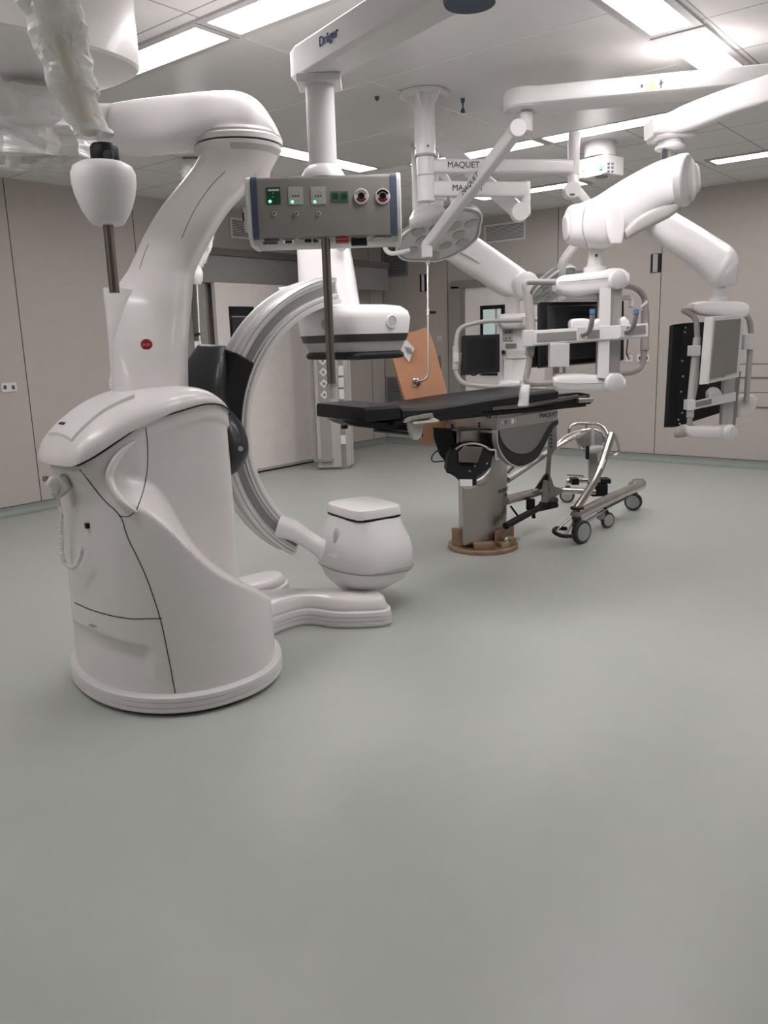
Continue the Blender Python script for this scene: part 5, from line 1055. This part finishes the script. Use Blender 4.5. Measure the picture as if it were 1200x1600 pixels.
obj('black_cross_block', ybox(925, 757, 950, 776, 6.6, .16), BLACK, tr, bevel=.006); obj('black_pad', ybox(940, 749, 955, 756, 6.6, .12), BLACK, tr, bevel=.004); obj('black_pad', ybox(894, 748, 905, 758, 6.7, .1), BLACK, tr, bevel=.004)
tube('brake_lever', [(886, 742, 6.9), (900, 743, 6.9), (912, 744, 6.9)], .008, SB)
# bolted steel side bracket and rails beside the column
obj('side_bracket', MB().prism([D(x, y, 6.35) for x, y in ((858, 668), (870, 664), (871, 696), (862, 712), (860, 742), (866, 760), (880, 764), (880, 770), (868, 776), (866, 790), (855, 792), (853, 740), (856, 712), (857, 690))], N2, 0, .03), mat('satin_bracket', (.34, .32, .3), .4, metal=.6), tr, bevel=.003)
for k in range(5): obj('bracket_bolt', MB().lathe([(0, 0), (.009, 0), (.009, .005), (0, .006)], D(861, 674+k*6, 6.35), -N2, 12), INK, tr)
tube('upper_rail', [(793, 750, 5.95), (848, 713, 6.4), (868, 699, 6.5), (884, 688, 6.6)], .024, STEEL, .1); tube('upper_rail', [(794, 738, 5.93), (812, 722, 6.05), (845, 705, 6.4)], .012, SB, .1)
tube('lower_rail', [(790, 783, 5.9), (838, 770, 6.25), (850, 766, 6.35)], .03, SC, .1); tube('lower_rail', [(792, 776, 5.95), (832, 766, 6.3)], .012, SB)
tube('floor_rail', [(790, 822, 5.8), (850, 789, 6.25), (868, 781, 6.35)], .026, BLACK, .05)
obj('triangular_shoe', MB().prism([D(x, y, 6.3) for x, y in ((852, 743), (857, 741), (858, 770), (836, 767))], N2, 0, .05), BLACK, tr); obj('steel_wedge', MB().prism([D(x, y, 6.2) for x, y in ((848, 768), (851, 752), (857, 752), (857, 785), (847, 786))], N2, 0, .05), mat('satin_wedge', (.3, .29, .28), .4, metal=.5), tr, bevel=.003)
obj('black_foot', MB().prism([D(x, y, 6.25) for x, y in ((846, 787), (852, 783), (870, 783), (873, 788), (872, 793), (840, 800))], N2, 0, .08), BLACK, tr, bevel=.003)
tube('diagonal_stay', [(798, 791, 5.95), (809, 806, 6.0)], .008, BLACK); obj('rail_hanger', ybox(823, 780, 836, 797, 6.1, .04), BLACK, tr, bevel=.003); tube('rail_foot', [(833, 795, 6.15), (834, 810, 6.15)], .014, BLACK)
# castors
PHUB = mat('pale_hub', (.40, .41, .41), .5)
def castor(px, py, R_, wd, ang, label_=None, gl=RUBBER, top=.05):
    c = onZ(px, py, 0); c.z = R_; ax = Vector((math.cos(ang), math.sin(ang), 0))
    w_ = obj('castor_wheel', MB().lathe([(0, -wd/2), (R_*.78, -wd/2), (R_*.95, -wd/2+.004), (R_, -wd/2+.01), (R_, wd/2-.01), (R_*.95, wd/2-.004), (R_*.78, wd/2), (0, wd/2)], c, ax, 40), CHAR, tr, smooth_=35)
    sd = -1 if (c-ax-CAM).length < (c+ax-CAM).length else 1
    obj('wheel_cover', MB().lathe([(0, sd*(wd/2+.002)), (R_*.72, sd*(wd/2+.002)), (R_*.78, sd*(wd/2-.002)), (0, sd*(wd/2-.004))], c, ax, 40), PHUB, w_, smooth_=35)
    obj('castor_fork', MB().box(c+Z*R_*.45-ax*sd*(wd/2+.022), (.05, .045, R_*1.5), ang), CHAR, w_, bevel=.006)
    return c
w1 = castor(908, 849, .088, .05, math.radians(254)); castor(949, 825, .064, .032, math.radians(246)); castor(989, 797, .075, .05, math.radians(192)); castor(886, 785, .068, .045, math.radians(200))
obj('swivel_head', MB().lathe([(0, 0), (.05, 0), (.052, .006), (.05, .014), (0, .014)], D(902, 795, 5.93), n=32), BLACK, tr); obj('stem_housing', MB().cyl(D(902, 800, 5.95), D(903, 815, 5.95), .032, n=28), STEELD, tr)
bmp = tube('toe_bumper', [(884, 826, 5.95), (868, 825, 5.87), (864, 831, 5.82), (878, 838, 5.75), (895, 838, 5.82)], .015, BLACK, .05)
tube('bumper_stay', [(895, 805, 5.93), (871, 828, 5.86)], .008, SB); tube('bumper_stay', [(898, 812, 5.92), (884, 835, 5.8)], .008, SB)
obj('small_fork', ybox(934, 800, 946, 812, 6.3, .04), mat('fork_grey', (.33, .32, .31), .4, metal=.4), tr, bevel=.004)

# ------------------------------------------------------------------ walls: doors, vents, sockets, rails
DY = 7.16
def yb(x0, y0, x1, y1, Y_, th): a, b_ = onY(x0, y0, Y_), onY(x1, y1, Y_); return MB().box(((a.x+b_.x)/2, Y_+th/2, (a.z+b_.z)/2), (abs(b_.x-a.x), th, abs(a.z-b_.z)))
def xb(x0, y0, x1, y1, X_, th): a, b_ = onX(x0, y0, X_), onX(x1, y1, X_); return MB().box((X_+th/2, (a.y+b_.y)/2, (a.z+b_.z)/2), (th, abs(b_.y-a.y), abs(a.z-b_.z)))
DOORW = mat('off_white_door_leaf', (.86, .80, .775), .4)
JAMB = mat('grey_door_jamb', (.32, .315, .29), .4)
HEAD = mat('grey_door_header', (.30, .29, .28), .45)
dr1 = struct('door_1', MB().box((6.72, DY+.03, 1.10), (1.50, .06, 2.16)), DOORW, bevel=.003)
def box_(name, lo, hi, m, parent, bevel=.0, st=False):
    lo, hi = Vector(lo), Vector(hi); f = struct if st else obj; return f(name, MB().box((lo+hi)/2, (hi-lo)), m, parent=parent, bevel=bevel)
box_('door_edge_strip', (5.97, DY-.004, .02), (7.47, DY+.064, .05), LGREY, dr1); box_('door_gap', (5.97, DY, 0), (7.47, DY+.06, .02), BLACK, dr1)
wx0, wx1 = onY(357, 480, DY).x, onY(402, 580, DY).x; wz1, wz0 = onY(380, 479, DY).z, onY(392, 581, DY).z
box_('window_frame', (wx0, DY-.006, wz0), (wx1, DY+.02, wz1), BLACK, dr1); box_('window_pane', (wx0+.03, DY-.010, wz0+.04), (wx1-.03, DY-.004, wz1-.10), DARKGL, dr1)
box_('window_reveal', (wx0+.03, DY-.012, wz1-.12), (wx1-.03, DY-.004, wz1-.105), GREY, dr1)
hz0, hz1 = 2.175, 2.47
t1 = box_('door_header_1', (5.6, DY+.02, hz0), (9.06, YL, hz1), HEAD, None, .004, True)
box_('header_top_band', (5.6, DY-.01, hz1-.0), (9.06, YL, hz1+.075), mat('dark_header_band', (.15, .143, .138), .5), t1)
box_('door_jamb_1', (5.80, DY+.08, 0), (5.90, YL, hz0), JAMB, None, .003, True); box_('door_jamb_2', (5.92, DY+.1, 0), (5.955, YL, hz0), STEEL, None, .002, True)
box_('door_jamb_3', (7.50, DY+.09, 0), (7.56, YL, hz0), JAMB, None, .003, True)
box_('door_recess_1', (5.60, YL-.03, 0), (5.79, YL, hz0), JAMB, None, .0, True)
def vent(name, label, corners, axis, n, m=WHITE2, sl=GREY):
    """corners: lo, hi of the flat grille; axis 'x' = on the right wall, 'y' = on the left wall"""
    lo, hi = Vector(corners[0]), Vector(corners[1]); t = thing(name, label, 'vent', (lo+hi)/2)
    obj('frame', MB().box((lo+hi)/2, hi-lo), m, t, bevel=.003)
    i = 0 if axis == 'x' else 1; d = Vector((0, 0, 0)); d[i] = -.006; ins = Vector((.0, .03, .03)) if axis == 'x' else Vector((.03, 0, .03))
    obj('dark_opening', MB().box((lo+hi)/2+d*.5, (hi-lo)-ins*2+Vector((-.002 if axis == 'x' else 0, -.002 if axis == 'y' else 0, 0))), INK, t)
    mb = MB(); h = hi.z-lo.z-.07
    for k in range(n):
        z = lo.z+.035+h*(k+.5)/n; c = (lo+hi)/2; c.z = z; s = (hi-lo)-ins*2; s.z = h/n*.5; s[i] = .012; mb.box(c+d, s)
    obj('louvre_slats', mb, m, t)
    return t
v = [onY(358, 339, YL), onY(400, 376, YL)]
vent('wall_vent', 'small white louvred vent high on the left wall beside the supply head', ((v[0].x, YL-.012, v[1].z), (v[0].x+.50, YL, v[0].z)), 'y', 9)
a = onX(757, 352, XR); b_ = onX(822, 374, XR); vent('wall_vent', 'white louvred vent high on the right wall below the lamp spring arm', ((XR-.014, b_.y, b_.z+.0), (XR, a.y, a.z)), 'x', 10, WHITE2)
a = onX(597, 400, XR); b_ = onX(638, 431, XR); vent('wall_vent', 'grey louvred vent near the corner, just right of the door header end', ((XR-.014, b_.y, b_.z), (XR, YL2-.03, onX(638, 385, XR).z)), 'x', 12, GREY, INK)
a = onX(600, 588, XR); b_ = onX(656, 626, XR); vent('wall_vent', 'low grey louvred vent behind the orange shield', ((XR-.014, b_.y, .35), (XR, a.y-.05, a.z)), 'x', 22, GREY, INK)
def plate_y(name, label, cat, x0, y0, x1, y1, n, m=WHITE2):
    t = thing(name, label, cat, onY((x0+x1)/2, (y0+y1)/2, YL)); obj('plate', yb(x0, y0, x1, y1, YL-.012, .012), m, t, bevel=.003)
    for k in range(n): cx = x0+(x1-x0)*(k+.5)/n; obj('socket_insert', yb(cx-2.6, (y0+y1)/2-2.6, cx+2.6, (y0+y1)/2+3.2, YL-.015, .004), INK, t)
plate_y('wall_socket', 'white double socket plate on the left wall at the photo edge', 'socket', 1.5, 598.5, 27.5, 611.5, 2)
def plate_x(name, label, cat, x0, y0, x1, y1, ins, m=WHITE2):
    t = thing(name, label, cat, onX((x0+x1)/2, (y0+y1)/2, XR)); obj('plate', xb(x0, y0, x1, y1, XR-.012, .012), m, t, bevel=.003)
    for q in ins: obj('insert' if len(q) < 6 else q[5], xb(*q[:4], XR-.016, .006), q[4], t)
    return t
plate_x('wall_socket', 'single white socket with a cable, right of the near carrier upright', 'socket', 977, 555, 988, 565.5, [(981, 558.5, 984.5, 561.5, GREY)])
plate_x('wall_socket', 'double white socket with dark inserts, framed by the right grip of the near carrier', 'socket', 995, 554, 1014, 565, [(998, 557, 1003, 562, INK), (1006.5, 557, 1011.5, 562, INK)])
plate_x('door_switch', 'narrow black and white switch strip beside the right wall joint', 'switch', 1017, 397, 1032, 425, [(1020.5, 397.3, 1027, 424.6, LGREY, 'white_strip')], BLACK)
plate_x('door_switch', 'narrow black and white switch strip behind the hooked steel rod', 'switch', 655.5, 429, 666, 455, [(658.5, 429.2, 663, 454.8, WHITE2, 'white_strip')], BLACK)
plate_x('wall_switch', 'small pale wall plate left of the right wall door, above the shield', 'switch', 683, 525, 690, 533, [(685, 527, 688, 531, LGREY)])
plate_x('door_handle_plate', 'slim grey plate with small pull beside the orange shield', 'door hardware', 684, 556, 689, 584, [(685.5, 563, 688, 573, STEELD, 'pull')], GREY)
lead = tag(obj('plug_lead', MB().tube(smooth([D(981, 528, 8.6), D(980, 540, 8.9), onX(979, 551, XR-.05), onX(981, 558, XR-.03)], 6), .008, 8), BLACK), 'black plug lead hanging to the single wall socket', 'cable')
# right wall door with frame and window
KX = XR-.03
dr2 = struct('door_2', xb(722, 445, 850, 640, KX, .03), DOORW)
a = onX(722, 440, XR); fr_ = mat('taupe_door_frame', (.27, .245, .23), .45)
ya, yb_ = onX(706, 500, XR).y, onX(722, 500, XR).y
struct('trim_60', MB().box((XR-.035, (ya+yb_)/2, 1.09), (.07, abs(ya-yb_), 2.18)), JAMB, bevel=.003); struct('trim_61', MB().box((XR-.03, (onX(722, 500, XR).y+onX(729, 500, XR).y)/2, 1.09), (.06, abs(onX(722, 500, XR).y-onX(729, 500, XR).y), 2.18)), fr_)
struct('trim_62', MB().box((XR-.035, 5.35, 2.2), (.07, 1.95, .10)), fr_, bevel=.003)
z1_, z0_ = onX(752, 478, KX).z, onX(752, 545, KX).z-.35; y1_, y0_ = onX(751, 480, KX).y, onX(789, 478, KX).y
wn = struct('window_1', MB().box((KX-.006, (y0_+y1_)/2, (z0_+z1_)/2), (.02, y1_-y0_, z1_-z0_)), BLACK, bevel=.002)
obj('window_pane', MB().box((KX-.014, (y0_+y1_)/2, (z0_+z1_)/2), (.012, y1_-y0_-.10, z1_-z0_-.10)), GLASSP, wn); obj('pane_edge', MB().box((KX-.021, y0_+.12, (z0_+z1_)/2), (.004, .03, z1_-z0_-.10)), mat('pane_edge_strip', (.4, .38, .36), .5), wn)
# protective wall rails far right
for i, (pa_, pb_) in enumerate((((1165, 569), (1165, 590)), ((1165, 613), (1165, 636)))):
    zt_, zb_ = onX(*pa_, XR).z, onX(*pb_, XR).z; m = MB(); ys = (-1.5, onX(1150, 580, XR).y+.5)
    prof = [(0, zt_), (.018, zt_-.01), (.02, zt_-.03), (.02, zb_+.03), (.018, zb_+.01), (0, zb_)]
    m.loft([[Vector((XR-x, y, z)) for x, z in prof] for y in ys])
    tag(obj('bumper_rail', m, WALL, None, smooth_=30), ['upper horizontal bumper rail on the wall right of the screens', 'lower horizontal bumper rail on the wall right of the screens'][i], 'wall rail')
    for z in (zt_, zb_): t_i += 1; struct('trim_%d' % t_i, MB().box((XR-.006, (ys[0]+ys[1])/2, z), (.01, ys[1]-ys[0], .012)), mat('rail_shadow_gap', (.2, .185, .175), .6), smooth_=0)
# floor-standing media column by the sliding door
mc = thing('media_column', 'tall grey floor column with diamond sockets and square switches beside the sliding door', 'service column', (7.3, 6.75, 0))
MA = -40; MM = frame(7.36, 6.72, 0, MA)
def cpoly_(s): return [Vector((x*s, y*s, 0)) for x, y in ((-.20, -.16), (-.13, -.25), (.13, -.25), (.20, -.16), (.20, .2), (-.20, .2))]
SIL = mat('satin_silver', (.56, .53, .51), .38, metal=.25)
def colz(px, py, d=9.6): return D(px, py, d)
d5 = 9.75
def strip(name, x0b, x1b, x0t, x1t, yb0, yt, m, d, th=.05, parent=mc):  # tall panel between two survey rows
    P = [D(x0t, yt, d), D(x1t, yt, d), D(x1b, yb0, d), D(x0b, yb0, d)]; P[3].z = P[2].z = max(.0, min(P[2].z, P[3].z)); 
    return obj(name, MB().prism(P, N2, 0, th), m, parent, bevel=.003)
P0 = D(525, 736, d5)
def colpanel(name, xb0, xb1, m, front=0., th=.3, zb=.012, zt=2.98, parent=mc):
    a = onP(xb0, 725, P0-N2*front, N2); b2 = onP(xb1, 725, P0-N2*front, N2); a.z = b2.z = 0
    return obj(name, MB().prism([a+Z*zb, b2+Z*zb, b2+Z*zt, a+Z*zt], N2, 0, th), m, parent, bevel=.004)
colpanel('column_body', 499, 549, SIL, -.02, .30, .03)
pf = colpanel('front_panel', 497, 534, SIL, .07, .1, .03); colpanel('front_inlay', 503, 520, mat('column_inlay', (.37, .345, .33), .45), .076, .03, .05, 2.9, pf)
fa_ = [onP(534, 725, P0-N2*.07, N2), onP(545, 722, P0+N2*.06, N2), onP(545, 722, P0+N2*.2, N2), onP(534, 725, P0+N2*.2, N2)]
obj('side_facet', MB().loft([[Vector((p.x, p.y, h)) for p in fa_] for h in (.03, 2.98)]), mat('column_facet', (.34, .315, .305), .45), mc)
colpanel('rear_fin', 545, 553, SIL, -.12, .08, .03); colpanel('rear_fin', 491, 497, LGREY, -.05, .1, .08)
colpanel('plinth', 498, 546, GREY, .04, .3, 0, .03); colpanel('kick_plate', 496, 522, STEELD, .10, .03, .10, .145)
for y in (563.5, 581.5, 599.5, 617): 
    c = onP(504+(y-563)*.055, y, P0-N2*.085, N2); s_ = .052
    k = obj('diamond_socket', MB().prism([c+S2*s_, c+Z*s_*1.05, c-S2*s_, c-Z*s_*1.05], N2, 0, .02), WHITE, mc, bevel=.004); obj('socket_well', MB().lathe([(0, 0), (.018, 0), (.018, .002), (0, .002)], c, -N2, 20), GREY, k)
for y in (579, 597.5, 616, 687): c = onP(532.5+(y-580)*.035, y, P0-N2*.1, N2); obj('square_switch', MB().box(c, (.064, .02, .115 if y < 680 else .105), CY), WHITE, mc, bevel=.005)
# slender suspended rod at the left, seen past the gantry arm
dd6 = 6.6
sr = thing('suspended_rod', 'thin steel rod hanging from a white cone behind the gantry arm, wrapped in film above', 'suspended arm', D(309, 420, dd6))
obj('cone', MB().lathe([(0, -.075), (.028, -.075), (.045, -.04), (.05, .0), (.05, .02), (.036, .085), (.025, .09), (0, .09)], D(307.5, 430, dd6), n=32), WHITE, sr, smooth_=40)
obj('rod', MB().cyl(D(307.5, 442, dd6), D(312.5, 540, dd6), .009, n=12), STEEL, sr)
obj('knob', MB().cyl(D(304, 523, dd6), D(313, 522, dd6), .014, n=14), BLACK, sr); obj('white_block', ybox(304, 533, 313, 545, dd6, .05), WHITE2, sr)
obj('hanger_arm', MB().tube(smooth([D(308, 415, dd6), D(312, 395, dd6), D(305, 350, dd6), D(296, 300, dd6), D(290, 262, dd6)], 6), .05, 16), WHITE2, sr)
obj('arm_housing', ybox(283, 248, 312, 262, dd6, .2), WHITE2, sr, bevel=.01); pq = D(298, 250, dd6+.1); obj('ceiling_stub', MB().cyl(pq, Vector((pq.x, pq.y, HC)), .06, n=24), WHITE2, sr)
crumple('film_wrap', [(268, 282, 303, 268, dd6), (300, 292, 316, 300, dd6), (340, 300, 330, 340, dd6), (372, 303, 331, 370, dd6), (395, 305, 325, 392, dd6), (412, 308, 318, 412, dd6)], dd6, .02, PFILM, sr, 5, depth=.16)
